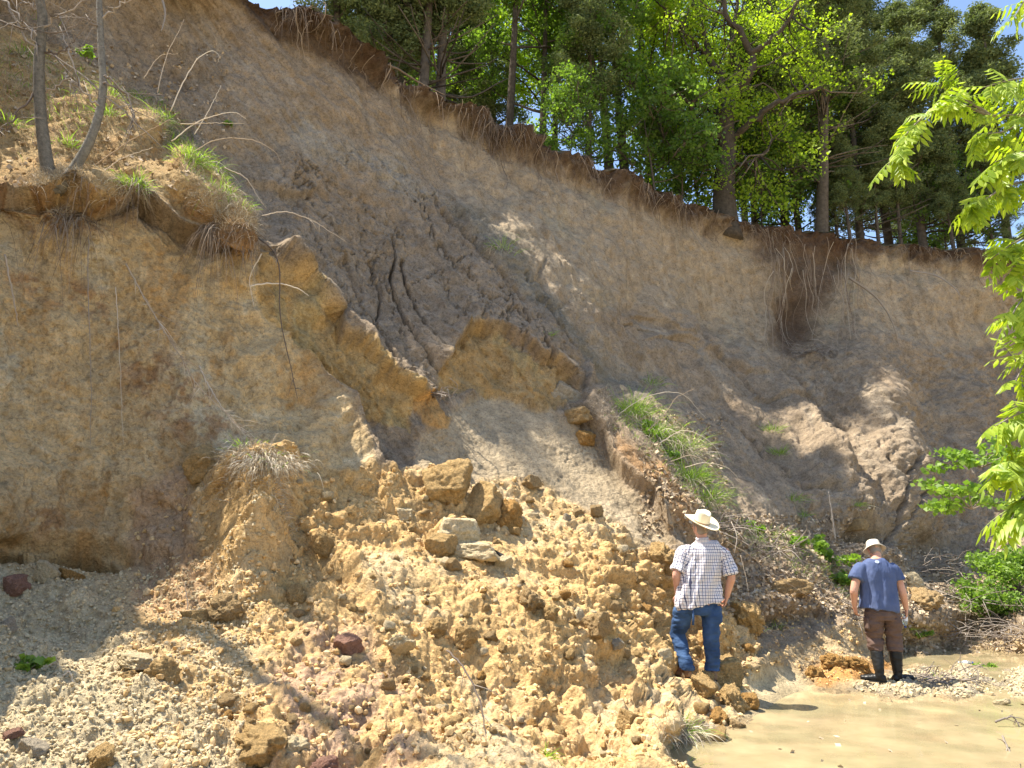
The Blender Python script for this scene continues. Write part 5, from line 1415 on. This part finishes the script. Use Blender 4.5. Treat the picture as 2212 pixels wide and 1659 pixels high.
for i, (pth, Y, r, lab) in enumerate([
 ([(370,305),(430,262),(500,243),(533,258)],(9.2,9.3),.006,'pale arching cane ending above the grassy ridge'),
 ([(390,268),(460,266),(529,267)],(9.2,9.3),.006,'straight pale cane pointing right from the ridge'),
 ([(405,335),(470,302),(540,302),(590,325),(608,350)],(9.2,9.4),.006,'long pale cane arching right over the slope'),
 ([(368,240),(395,180),(425,130),(455,110),(473,120),(470,136)],(9.4,9.5),.006,'tall reddish cane with a nodding pale tip'),
 ([(310,170),(345,122),(385,116)],(9.5,9.6),.005,'short cane arching left of the tall reddish cane'),
 ([(340,200),(360,120),(385,70),(398,42)],(9.5,9.6),.005,'thin upright cane highest over the ridge'),
 ([(420,290),(450,240),(478,185)],(9.3,9.3),.005,'thin reddish cane leaning right in the middle of the ridge'),
 ([(485,362),(530,385),(560,430),(575,450)],(9.1,9.3),.006,'cane drooping down beside the grassy ridge'),
 ([(566,466),(620,458),(680,480),(747,522)],(9.6,9.9),.006,'long forked cane reaching right over the grey slope'),
 ([(180,375),(280,305),(368,258)],(8.7,8.9),.007,'long straight cane crossing from the trunk foot to the ridge'),
 ([(192,395),(260,345),(330,318)],(8.6,8.8),.006,'pale straight cane under the longer crossing one'),
 ([(548,505),(600,560),(605,680),(628,790),(642,860)],(9.2,9.1),.011,'dark dead vine hanging down the orange scarp'),
 ([(565,548),(540,600),(548,660)],(9.1,9.1),.007,'short root hanging at the corner of the left bluff'),
 ([(540,618),(590,612),(640,622),(668,640)],(9.1,9.6),.012,'pale bare branch lying across the top of the orange scarp'),
 ([(575,990),(585,960),(600,935)],(7.9,7.9),.006,'short upright stick on top of the crumbling clod'),
 ([(1805,1165),(1797,1110),(1790,1062)],(14.2,14.2),.02,'grey dead stick standing in the slope above the leafy plant'),
 ([(1310,915),(1390,860),(1470,850),(1525,905)],(11.6,12),.005,'reddish cane arching over the weedy ridge'),
 ([(1420,960),(1480,930),(1540,960),(1565,1010)],(11.3,11.5),.006,'pale cane arching right of the weedy ridge'),
 ([(1440,1000),(1500,985),(1555,1030),(1580,1085)],(11.2,11.4),.005,'lower pale cane arching right of the weedy ridge'),
 ([(1400,930),(1440,890),(1460,860),(1500,840)],(11.5,11.6),.005,'upright brown cane of the weedy ridge'),
 ([(1480,1010),(1520,1000),(1570,1010),(1600,1040)],(11.1,11.3),.005,'outermost cane of the weedy ridge'),
 ([(1570,1170),(1620,1200),(1670,1240),(1750,1290)],(10.8,11.2),.006,'long dry stem lying between the two men'),
 ([(1600,1200),(1612,1250),(1618,1290)],(10.6,10.6),.006,'hanging dry stem beside the checked sleeve'),
 ([(965,1405),(1000,1440),(1035,1510),(1050,1590),(1075,1655)],(6.3,5.7),.009,'grey fallen branch lying down the lower rubble'),
 ([(390,1360),(405,1310),(398,1260)],(7.0,7.0),.006,'pale twig standing in the lower left rubble'),
 ([(130,1470),(150,1450),(165,1495)],(5.8,5.8),.008,'bent twig in the shaded gravel'),
 ([(250,620),(258,760),(266,960)],(8.3,8.1),.004,'thin pale root hanging straight down the left bluff'),
 ([(192,500),(190,620),(196,780),(195,960)],(8.2,8.0),.005,'thin dark root hanging down the left bluff'),
 ([(10,550),(28,640),(40,705)],(7.6,7.5),.012,'thick root hanging at the left edge of the bluff'),
 ]): cane(pth, Y, r, lab, seed=i, twigs=4 if i in (8, 11, 23) else 0, mat=TWIG if i in (11, 15, 23, 27) else CANE)
cane([(272,570),(310,640),(345,700),(390,770),(430,835),(500,905),(545,955),(578,992)], (8.25, 7.75), .009, 'bristly dry stem slanting down the whole left bluff to the clod', twigs=60, n=60)
cane([(430,790),(455,840),(490,895),(520,930)], (8.2, 8.0), .006, 'shorter bristly stem beside the long slanting one', twigs=30, n=30)
cane([(2150,1560),(2185,1548),(2200,1562)], (8.0, 8.0), .012, 'forked driftwood stick in the pool', name='driftwood_stick', cat='stick', mat=TWIG, twigs=9)
cane([(2165,1590),(2190,1640),(2215,1665)], (7.2, 6.7), .010, 'dark submerged twig at the right edge of the pool', name='driftwood_stick', cat='stick', mat=TWIG, twigs=5)
cane([(350,-5),(357,30),(349,68)], (10.5, 10.4), .022, 'dark root hanging from the top of the slope', name='hanging_root', cat='root', mat=TWIG)

# --- bare two-stemmed sapling on the left ledge
root = thing('bare_sapling', W(108, 392, 7.95), 'small lichen-barked tree with two bare leaning trunks on the left ledge', 'tree'); B0 = W(108, 392, 7.95)
rng = np.random.default_rng(12)
LICH = var_mat('lichen bark', (.10, .085, .065), (.24, .22, .18), .9, .1, noise=26)
def sp(pts, n=20): return spline([W(x, y, Y) - B0 for x, y, Y in pts], n)
t1 = sp([(118,420,7.95),(104,370,7.95),(88,250,7.9),(84,140,7.85),(92,40,7.8),(80,-60,7.7),(70,-400,7.4),(100,-800,7.0)],34); m = MB(); m.tube(t1, [.085,.075,.062,.058,.052,.045,.035,.02], 12, .4); m.build("trunk", LICH, root)
t2 = sp([(125,410,7.95),(160,365,8.0),(200,290,8.0),(222,200,8.05),(218,100,8.1),(212,-50,8.1)]); m = MB(); m.tube(t2, [.075,.06,.05,.043,.038,.032], 12, .6); m.build('trunk', LICH, root)
m = MB()
for pts in [[(20,20,7.7),(60,90,7.8),(110,120,7.9),(190,170,8.0),(300,270,8.1),(325,300,8.2)], [(0,45,7.7),(80,70,7.8),(150,60,7.8),(210,20,7.8)], [(88,110,7.85),(130,112,7.8),(165,80,7.8)], [(5,0,7.7),(60,60,7.7),(85,130,7.8)], [(215,60,8.1),(180,40,8.0),(120,30,8)],
            [(84,80,7.8),(40,50,7.7),(5,55,7.6)], [(222,180,8),(270,200,8.1),(290,260,8.2)], [(100,200,7.9),(150,170,7.9),(160,210,7.9)], [(225,165,8),(240,170,8),(280,215,8.1),(290,285,8.1)], [(218,40,8.1),(260,10,8),(290,-20,8)], [(86,180,7.9),(30,260,7.7),(0,290,7.6)],
            [(88,60,7.8),(150,20,7.7),(215,-10,7.7)], [(84,20,7.8),(30,-10,7.7)], [(215,230,8),(180,200,7.9),(150,120,7.8),(130,60,7.8)]]:
    q = sp(pts, 16); q[1:] += rng.normal(size=(15, 3)) * .014; m.tube(q, np.linspace(.014, .005, 16), 5, rng.random())
    for k in rng.integers(3, 15, 9):
        d = q[k] - q[k - 1]; d = d / np.linalg.norm(d) + rng.normal(size=3) * .7; L = .08 + .25 * rng.random()
        m.tube([q[k], q[k] + d * L * .5, q[k] + d * L], [.005, .004, .002], 4, rng.random())
m.build('twigs', TWIG, root)
# leafy shoot
def leafy(x, y, Y, R, n, size, label, name='leafy_plant', cat='plant', stems=6, mat=None, flat=.6, up=.4, group=None):
    rng = np.random.default_rng(int(x + y * 3)); p = surf(x, y)[0] if Y is None else W(x, y, Y)
    root = thing(name, p, label, cat, group); st, lf = MB(), MB(); cen = []
    for i in range(stems):
        d = rng.normal(size=3) * np.array([1, 1, .5]); d[2] = abs(d[2]) + up; d /= np.linalg.norm(d)
        e = d * R * (.5 + .7 * rng.random()); q = spline([np.zeros(3), e * .5 + [0, 0, .1 * R], e], 8); st.tube(q, np.linspace(.006, .002, 8), 4, .5)
        cen += [q[4], q[6], q[7]]
    leaves(lf, cen, R * .32, n, size, rng, 'leaf', flat, .1)
    st.build('stems', TWIG, root); lf.build('leaves', mat or PLEAF, root, smooth=False)
    return root
q = MB()
leafy(186, 130, 8.4, .16, 10, .045, 'bright green leafy shoot between the two bare trunks', stems=8, up=2.5)
for x, y, R, n, s, lab in [(1810,1215,.50,34,.075,'large bright green leafy plant left of the man in blue'), (1775,1190,.34,26,.07,'smaller leafy plant uphill of the large bright one'), (1840,1250,.34,26,.075,'leafy plant behind the left arm of the man in blue'),
                           (1720,1190,.26,20,.06,'low leafy weed at the left end of the green plants'), (1450,1000,.26,20,.06,'leafy weed inside the weedy ridge'), (1500,1050,.24,20,.06,'leafy weed low on the weedy ridge'), (1395,985,.22,18,.06,'dark leafy weed on the chute side of the weedy ridge'),
                           (1640,1150,.22,16,.06,'leafy weed right of the straw hat'), (1985,1375,.22,12,.06,'small leafy weed beside the second pool'), (2140,1450,.18,14,.06,'leafy weed on the gravel bar'), (1410,950,.3,26,.06,'leafy weed at the crest of the weedy ridge'),
                           (490,275,.12,8,.04,'little leafy sprig on the end of the grassy ridge'), (60,1450,.12,4,.07,'two leaved seedling in the shaded gravel')]:
    leafy(x, y, None, R, n, s, lab)
FERN = LEAF_G
leafy(2150, 1345, None, .75, 60, .06, 'bushy green cedar seedling beside the brush pile at the right', 'green_bush', 'bush', 16, PLEAF, .8, .8)
leafy(2205, 1290, None, .8, 60, .07, 'leafy green bush cut by the right edge above the brush pile', 'green_bush', 'bush', 16, PLEAF, .8, .8)
for x, y, lab in [(2120,1010,'pale green leafy branchlets left of the walnut leaves'), (2100,1100,'pale green leafy branchlets lowest beside the far hollow')]:
    leafy(x, y, 7.5, .42, 22, .055, lab, 'leafy_branch', 'branch', 10, PLEAF, .4, -.1)

# --- brush pile and litter
def brush(x, y, R, n, label, h=.4, L=.6):
    rng = np.random.default_rng(int(x)); p, _ = surf(x, y); root_ = MB()
    for i in range(n):
        a = rng.normal(size=3) * np.array([R, R, 0]); a *= min(1, 1.3 * R / (np.linalg.norm(a) + 1e-6)); a[2] = rng.random() * h
        d = rng.normal(size=3); d[2] *= .45; d /= np.linalg.norm(d); l = L * (.3 + rng.random())
        q = spline([a, a + d * l * .5 + rng.normal(size=3) * .05, a + d * l + [0, 0, -.08 * l]], 7); root_.tube(q, np.linspace(.007, .003, 7) * (.5 + rng.random()), 4, rng.random())
    for i in range(10):
        a = i * .63; e = np.array([math.cos(a) * R * 1.3, math.sin(a) * R * 1.3, h * .3]); root_.tube(spline([-e * .1, e * .5 + [0, 0, .05], e], 9), [.008, .004], 4, .4)
    o = root_.build('brush_pile', TWIG, None); o.location = p
    return tag(o, label, 'brush pile')
brush(2110,1310,.75,230,'tangled pile of dead brush at the right below the walnut leaves')
brush(2180,1385,.6,160,'grey brush heap along the edge of the second pool',.3)
brush(2020,1230,.4,60,'dark driftwood tangle under the far slope behind the man in blue',.3)
brush(2030,1475,.35,70,'flat drift of twigs on the gravel bar right of the boots',.1,.35)
brush(1850,1330,.3,70,'dry twigs left of the brown trousers',.25,.35)
brush(1745,785,.35,60,'dark root debris resting on the ledge under the great root mass',.15,.5)
brush(1560,1150,.35,80,'tangle of dry stems uphill of the straw hat',.25,.5)
brush(1660,1190,.4,90,'tangle of dry stems between the two men',.2,.5)
brush(935,885,.18,40,'small nest of dead roots on the tip of the slump block',.06,.3)
def litter(name, label, polys, n, size, mat, seed, kind='leaf'):
    rng = np.random.default_rng(seed); mb = MB(); pts = []
    for (x0, x1, y0, y1, k) in polys:
        xs, ys = rng.uniform(x0, x1, k), rng.uniform(y0, y1, k)
        c = ((xs + 760) / 3380 * (NC - 1)).astype(int); yy = rim_y(xs); r = np.clip(((ys - yy) / (BOT - yy) * (NR - 1)).astype(int), 0, NR - 1)
        ok = P2[r, c][:, 2] > .01; pts.append((P2[r, c] + P2n[r, c] * .01)[ok])
    leaves(mb, np.concatenate(pts), .05, 2, size, rng, kind, .3)
    return tag(mb.build(name, mat, None, smooth=False), label, 'litter', kind='stuff')
litter('leaf_litter', 'dry fallen leaves on the slope foot between the men and on the right bank', [(1540,1880,1110,1330,3600), (1900,2230,1180,1420,2600), (1380,1560,900,1160,900), (0,500,90,420,500)], 0, .06, LITTER, 4)
rng = np.random.default_rng(21); fx = np.stack([rng.uniform(1.2, 7.5, 90), rng.uniform(6.2, 10.6, 90), np.full(90, .006)], 1); mb = MB()
leaves(mb, fx, .03, 1, .05, rng, 'leaf', .02); tag(mb.build('floating_debris', LITTER, None, smooth=False), 'bits of leaf floating on the muddy pool', 'litter', kind='stuff')
# short green and dry grass over the ledge
rng = np.random.default_rng(9)
def ground_grass(name, label, boxes, mat, L, w, seed, down=0.0, up=.7, cat='grass'):
    rng = np.random.default_rng(seed); Bs, Ds = [], []
    for (x0, y0, x1, y1, wd, k) in boxes:
        t = rng.random(k); xs = x0 + (x1 - x0) * t + rng.normal(size=k) * wd; ys = y0 + (y1 - y0) * t + rng.normal(size=k) * wd
        c = np.clip(((xs + 760) / 3380 * (NC - 1)).astype(int), 0, NC - 1); yy = rim_y(xs); r = np.clip(((ys - yy) / (BOT - yy) * (NR - 1)).astype(int), 0, NR - 1)
        Bs.append(P2[r, c]); Ds.append(P2n[r, c] * .8 + rng.normal(size=(k, 3)) * .5 + np.array([0, 0, up - down]))
    B, Dd = np.concatenate(Bs), np.concatenate(Ds); mb = MB(); n = len(B)
    blades(mb, B, Dd, L * (.3 + .9 * rng.random(n)), w * (.6 + .6 * rng.random(n)), (.6 + rng.random(n)) * (.5 + down), rng)
    return tag(mb.build(name, mat, None), label, cat, kind='stuff')
ground_grass('dry_grass', 'dry grey grass matting the ledge, the ridge and the weedy bank', [(0,180,220,330,60,1900),(330,240,520,470,18,2600),(260,180,400,300,20,1100),(440,420,540,500,12,1500),(60,400,250,440,14,1200),(90,380,160,400,12,700),(1300,900,1540,1120,22,2600),(1560,1150,1850,1290,26,2000),(1440,1560,1500,1650,14,500),(490,1040,600,1180,22,1800)], DRYG, .16, .0022, 3)
ground_grass('green_grass', 'sparse fresh grass on the ledge and the weedy bank', [(0,120,200,260,50,420),(330,230,500,440,16,900),(1320,890,1540,1110,20,900),(1560,1130,1820,1240,26,500),(1700,1180,1860,1260,18,500)], GRASS, .20, .003, 5)

# --- roots hanging from the rim
def hang_path(x, y0, L, dx, rng, off, n=9):
    q = []
    a, b = rng.random() * 6, rng.random() * 6
    for t in np.linspace(0, 1, n):
        xx = x + dx * t + 5 * math.sin(a + 5 * t) * t; yy = y0 + L * t
        p, nn = surf(xx, yy); q.append(p + (nn * .6 + np.array([0, -.8, 0])) * (off * (1 - .3 * t) + .03) )
    q = np.array(q)
    for k in range(1, n): q[k, 1] = min(q[k, 1], q[k - 1, 1] + .10)
    return q
ROOTP = var_mat('pale bare roots', (.20, .14, .10), (.50, .41, .30), .9, .1)
rng = np.random.default_rng(77); xs = []
spots = [(x, float(rim_y(x)) + rng.uniform(-2, 16), rng.uniform(26, 110) * (1.25 if x < 1300 else .8), rng.uniform(-22, 28)) for x in list(rng.uniform(760, 1640, 62)) + list(rng.uniform(1860, 2130, 14)) + list(rng.uniform(600, 760, 8))]
spots2 = [(rng.uniform(1650, 1850), rng.uniform(510, 600), rng.uniform(70, 250), rng.uniform(-30, 50)) for _ in range(46)]
for i, (x, y, L, dx) in enumerate(spots + spots2):
    q = hang_path(x, y, L, dx, rng, rng.uniform(.02, .16)); o0 = q[0].copy()
    mb = MB(); qq = spline(list(q - o0), 20); mb.tube(qq, np.linspace(1, .4, 20) * rng.uniform(.004, .013), 5, rng.random())
    o = mb.build('hanging_root', ROOT, None); o.location = o0
    if i >= len(spots): o.data.materials[0] = ROOTP
    if i < len(spots): tag(o, 'bare root dangling from the dark root band along the rim', 'root', 'roots dangling along the rim')
    else: tag(o, 'bare root hanging in the great root mass under the leaning cedar', 'root', 'roots of the great root mass')
cane([(1835,600),(1890,640),(1925,690),(1945,755)], (20.2, 19.0), .035, 'thick bent root arching right out of the great root mass', name='hanging_root', cat='root', mat=ROOT)
cane([(1965,585),(2020,595),(2060,620),(2075,640)], (21.4, 21), .03, 'dark branch drooping from the rim right of the great root mass', name='hanging_root', cat='root', mat=TWIG)
cane([(1310,470),(1313,520),(1311,600)], (17.6, 17.2), .018, 'long straight dark root down the tan cliff', name='hanging_root', cat='root', mat=TWIG)
cane([(1490,240+250),(1510,520),(1530,545)], (19.2, 19.2), .012, 'slanting root on the tan cliff below the oak', name='hanging_root', cat='root', mat=TWIG)
cane([(820,135),(860,150),(905,178),(960,205)], (13.2, 14.2), .03, 'bleached root lying along the rim at its left end', name='hanging_root', cat='root', mat=ROOT)
def rim_hair(seed, n, boxes, label):
    rng = np.random.default_rng(seed); Bs = []
    for (x0, x1, off, spread, k) in boxes:
        xs = rng.uniform(x0, x1, k); ys = rim_y(xs) + off + np.abs(rng.normal(size=k)) * spread
        c = np.clip(((xs + 760) / 3380 * (NC - 1)).astype(int), 0, NC - 1); yy = rim_y(xs); r = np.clip(((ys - yy) / (BOT - yy) * (NR - 1)).astype(int), 0, NR - 1)
        Bs.append(P2[r, c])
    B = np.concatenate(Bs); B = B[(fbm(B * 1.1, 3, 5) + .25 * rng.normal(size=len(B))) > .12]; n = len(B); D = rng.normal(size=(n, 3)) * .7 + np.array([.2, -.5, -.1]); mb = MB()
    blades(mb, B, D, .10 + .55 * rng.random(n) ** 4, .0045 + .004 * rng.random(n), 1.2 + rng.random(n), rng)
    return tag(mb.build('root_hairs', DROOT, None), label, 'roots', kind='stuff')
rim_hair(3, 0, [(560, 1640, -4, 13, 2400), (760, 900, 0, 22, 700), (1000, 1080, 0, 24, 500), (1480, 1560, 0, 18, 500), (1640, 1860, 0, 40, 800), (1860, 2212, -2, 12, 600)], 'fine root hairs matted through the dark topsoil along the rim')
rng = np.random.default_rng(8); B = []
for k in range(2600):
    x = rng.uniform(-20, 290) if k < 1900 else rng.uniform(430, 545); y = (418 if k < 1900 else 490) + abs(rng.normal()) * 26; B.append(surf(x, y)[0])
B = np.array(B); B = B[fbm(B * 2.2, 3, 8) + .3 * rng.normal(size=len(B)) > .1]; mb = MB(); blades(mb, B, rng.normal(size=(len(B), 3)) * .6 + np.array([.2, -.6, -.1]), .06 + .5 * rng.random(len(B)) ** 3.5, .003 + .002 * rng.random(len(B)), 1.2 + rng.random(len(B)), rng)
tag(mb.build('root_hairs', ROOT, None), 'matted roots hanging under the left ledge', 'roots', kind='stuff')

# --- black plastic scrap
PLAS = cloth('black plastic sheet', (.015, .015, .016), .3, 60)
p, n_ = surf(1062, 1212); p = p + n_ * .06; mb = MB(); gx_, gy_ = np.meshgrid(np.linspace(-.16, .16, 14), np.linspace(-.07, .07, 8))
zz = .035 * np.sin(gx_ * 30) + .03 * np.cos(gy_ * 40 + gx_ * 20)
V = np.stack([gx_.ravel(), zz.ravel() - .02, (gy_ - gx_ * .5).ravel()], 1); idx = (np.arange(7)[:, None] * 14 + np.arange(13)[None]).ravel(); Fq = np.stack([idx, idx + 1, idx + 15, idx + 14], 1)
mb.add(V, None, Fq); mb.add(V + [0, .006, 0], None, Fq[:, ::-1]); o = mb.build('plastic_scrap', PLAS, None); o.location = p; tag(o, 'crumpled black plastic scrap between the pale slab and the small pale block', 'plastic sheet')

# --- walnut sapling reaching in from the right: pinnate leaves
def walnut():
    rng = np.random.default_rng(42); B0 = np.array([3.9, 4.6, 0.05])
    root = thing('walnut_sapling', B0, 'young tree with bright yellow-green pinnate leaves reaching in from the right edge', 'tree')
    st, lf = MB(), MB()
    def pw(x, y, Y): return W(x, y, Y) - B0
    trunk = spline([np.array([0, 0, -.4]), pw(2330,1200,4.7), pw(2340,800,4.8), pw(2330,400,4.8), pw(2340,0,4.8), pw(2330,-300,4.7)], 20)
    st.tube(trunk, np.linspace(.05, .02, 20), 8, .3)
    def leaf(p, d, L, pairs, size):
        d = d / np.linalg.norm(d); q = [p]; c = p
        for k in range(pairs + 1):
            d = d + np.array([0, 0, -.10]); d /= np.linalg.norm(d); c = c + d * L / (pairs + 1); q.append(c)
        q = np.array(q); lf.tube(q, np.linspace(.0022, .001, len(q)), 4, .8, cap=False)
        s = np.cross(d, rng.normal(size=3) * .35 + np.array([0, 0, 1])); s /= np.linalg.norm(s); up = np.cross(s, d)
        for k in range(1, pairs + 2):
            sides = (-1, 1) if k <= pairs else (0,)
            for sd in sides:
                a = (s * sd + d * (.45 if sd else 1.0) + np.array([0, 0, -.30 - .3 * rng.random()])); a /= np.linalg.norm(a)
                sz = size * (.7 + .5 * math.sin(math.pi * (k + .5) / (pairs + 2))) * (.85 + .3 * rng.random())
                w = np.cross(a, up); w /= np.linalg.norm(w) + 1e-9; wn = np.cross(a, w)
                P0 = q[k]; ww = sz * .19; fold = .10 * sz
                pts = [P0, P0 + a * sz * .3, P0 + a * sz * .65 - [0, 0, .05 * sz], P0 + a * sz - [0, 0, .16 * sz]]
                V = [pts[0], pts[1] - w * ww + wn * fold, pts[1], pts[1] + w * ww + wn * fold, pts[2] - w * ww * .85 + wn * fold, pts[2], pts[2] + w * ww * .85 + wn * fold, pts[3]]
                v0 = rng.random()
                lf.add(V, [[0, 1, 2], [0, 2, 3], [4, 7, 5], [5, 7, 6]], [[1, 4, 5, 2], [2, 5, 6, 3]], v0)
    BR = [
     ([(2335,330,4.8),(2240,255,4.7),(2140,250,4.6),(2070,225,4.5),(2000,250,4.4),(1950,300,4.3),(1915,365,4.3)], 30, 26),
     ([(2140,250,4.6),(2080,210,4.6),(2030,185,4.6),(2035,170,4.6)], 9, 22),
     ([(2338,500,4.8),(2250,400,4.6),(2180,400,4.5),(2130,430,4.4),(2090,450,4.4)], 16, 28),
     ([(2338,600,4.8),(2260,510,4.6),(2200,520,4.5),(2140,560,4.4)], 16, 30),
     ([(2338,180,4.8),(2250,230,4.6),(2180,280,4.5),(2110,290,4.4)], 16, 28),
     ([(2335,700,4.8),(2270,620,4.5),(2215,640,4.4),(2180,690,4.3)], 12, 28),
     ([(2335,900,4.7),(2270,760,4.5),(2225,770,4.4),(2190,830,4.3)], 12, 26),
     ([(2335,1000,4.7),(2270,880,4.5),(2210,890,4.3),(2150,920,4.2)], 14, 28),
     ([(2330,1100,4.7),(2260,1000,4.4),(2190,1000,4.2),(2160,1020,4.1)], 16, 30),
     ([(2330,1150,4.7),(2270,1080,4.3),(2220,1070,4.1),(2185,1120,4.0)], 16, 34),
     ([(2338,260,4.8),(2260,180,4.6),(2200,170,4.5),(2120,190,4.4)], 14, 26),
     ([(2338,650,4.8),(2280,560,4.6),(2230,570,4.5),(2165,600,4.4)], 12, 28),
     ([(2338,760,4.8),(2280,700,4.5),(2235,700,4.4),(2200,760,4.3)], 10, 26),
     ([(2338,0,4.8),(2280,-30,4.6),(2230,-20,4.5),(2190,40,4.4)], 10, 24),
     ([(2338,400,4.8),(2260,330,4.4),(2200,330,4.2),(2150,350,4.2)], 14, 28),
    ]
    for pts, nl, ls in BR:
        q = spline([pw(*p) for p in pts], 24); st.tube(q, np.linspace(.012, .003, 24), 5, .5)
        nl = int(nl * 1.4)
        for i in range(nl):
            k = int(5 + 18 * (i + .5) / nl); d = (q[k] - q[k - 1]); d /= np.linalg.norm(d)
            dd = d * .6 + rng.normal(size=3) * .55 + np.array([-.1, -.1, -.15])
            leaf(q[k], dd, .13 + .11 * rng.random(), rng.integers(4, 7), ls / F * 4.4 * .95)
    st.build('stems', TWIG, root); lf.build('leaves', YLEAF, root, smooth=False)
walnut()
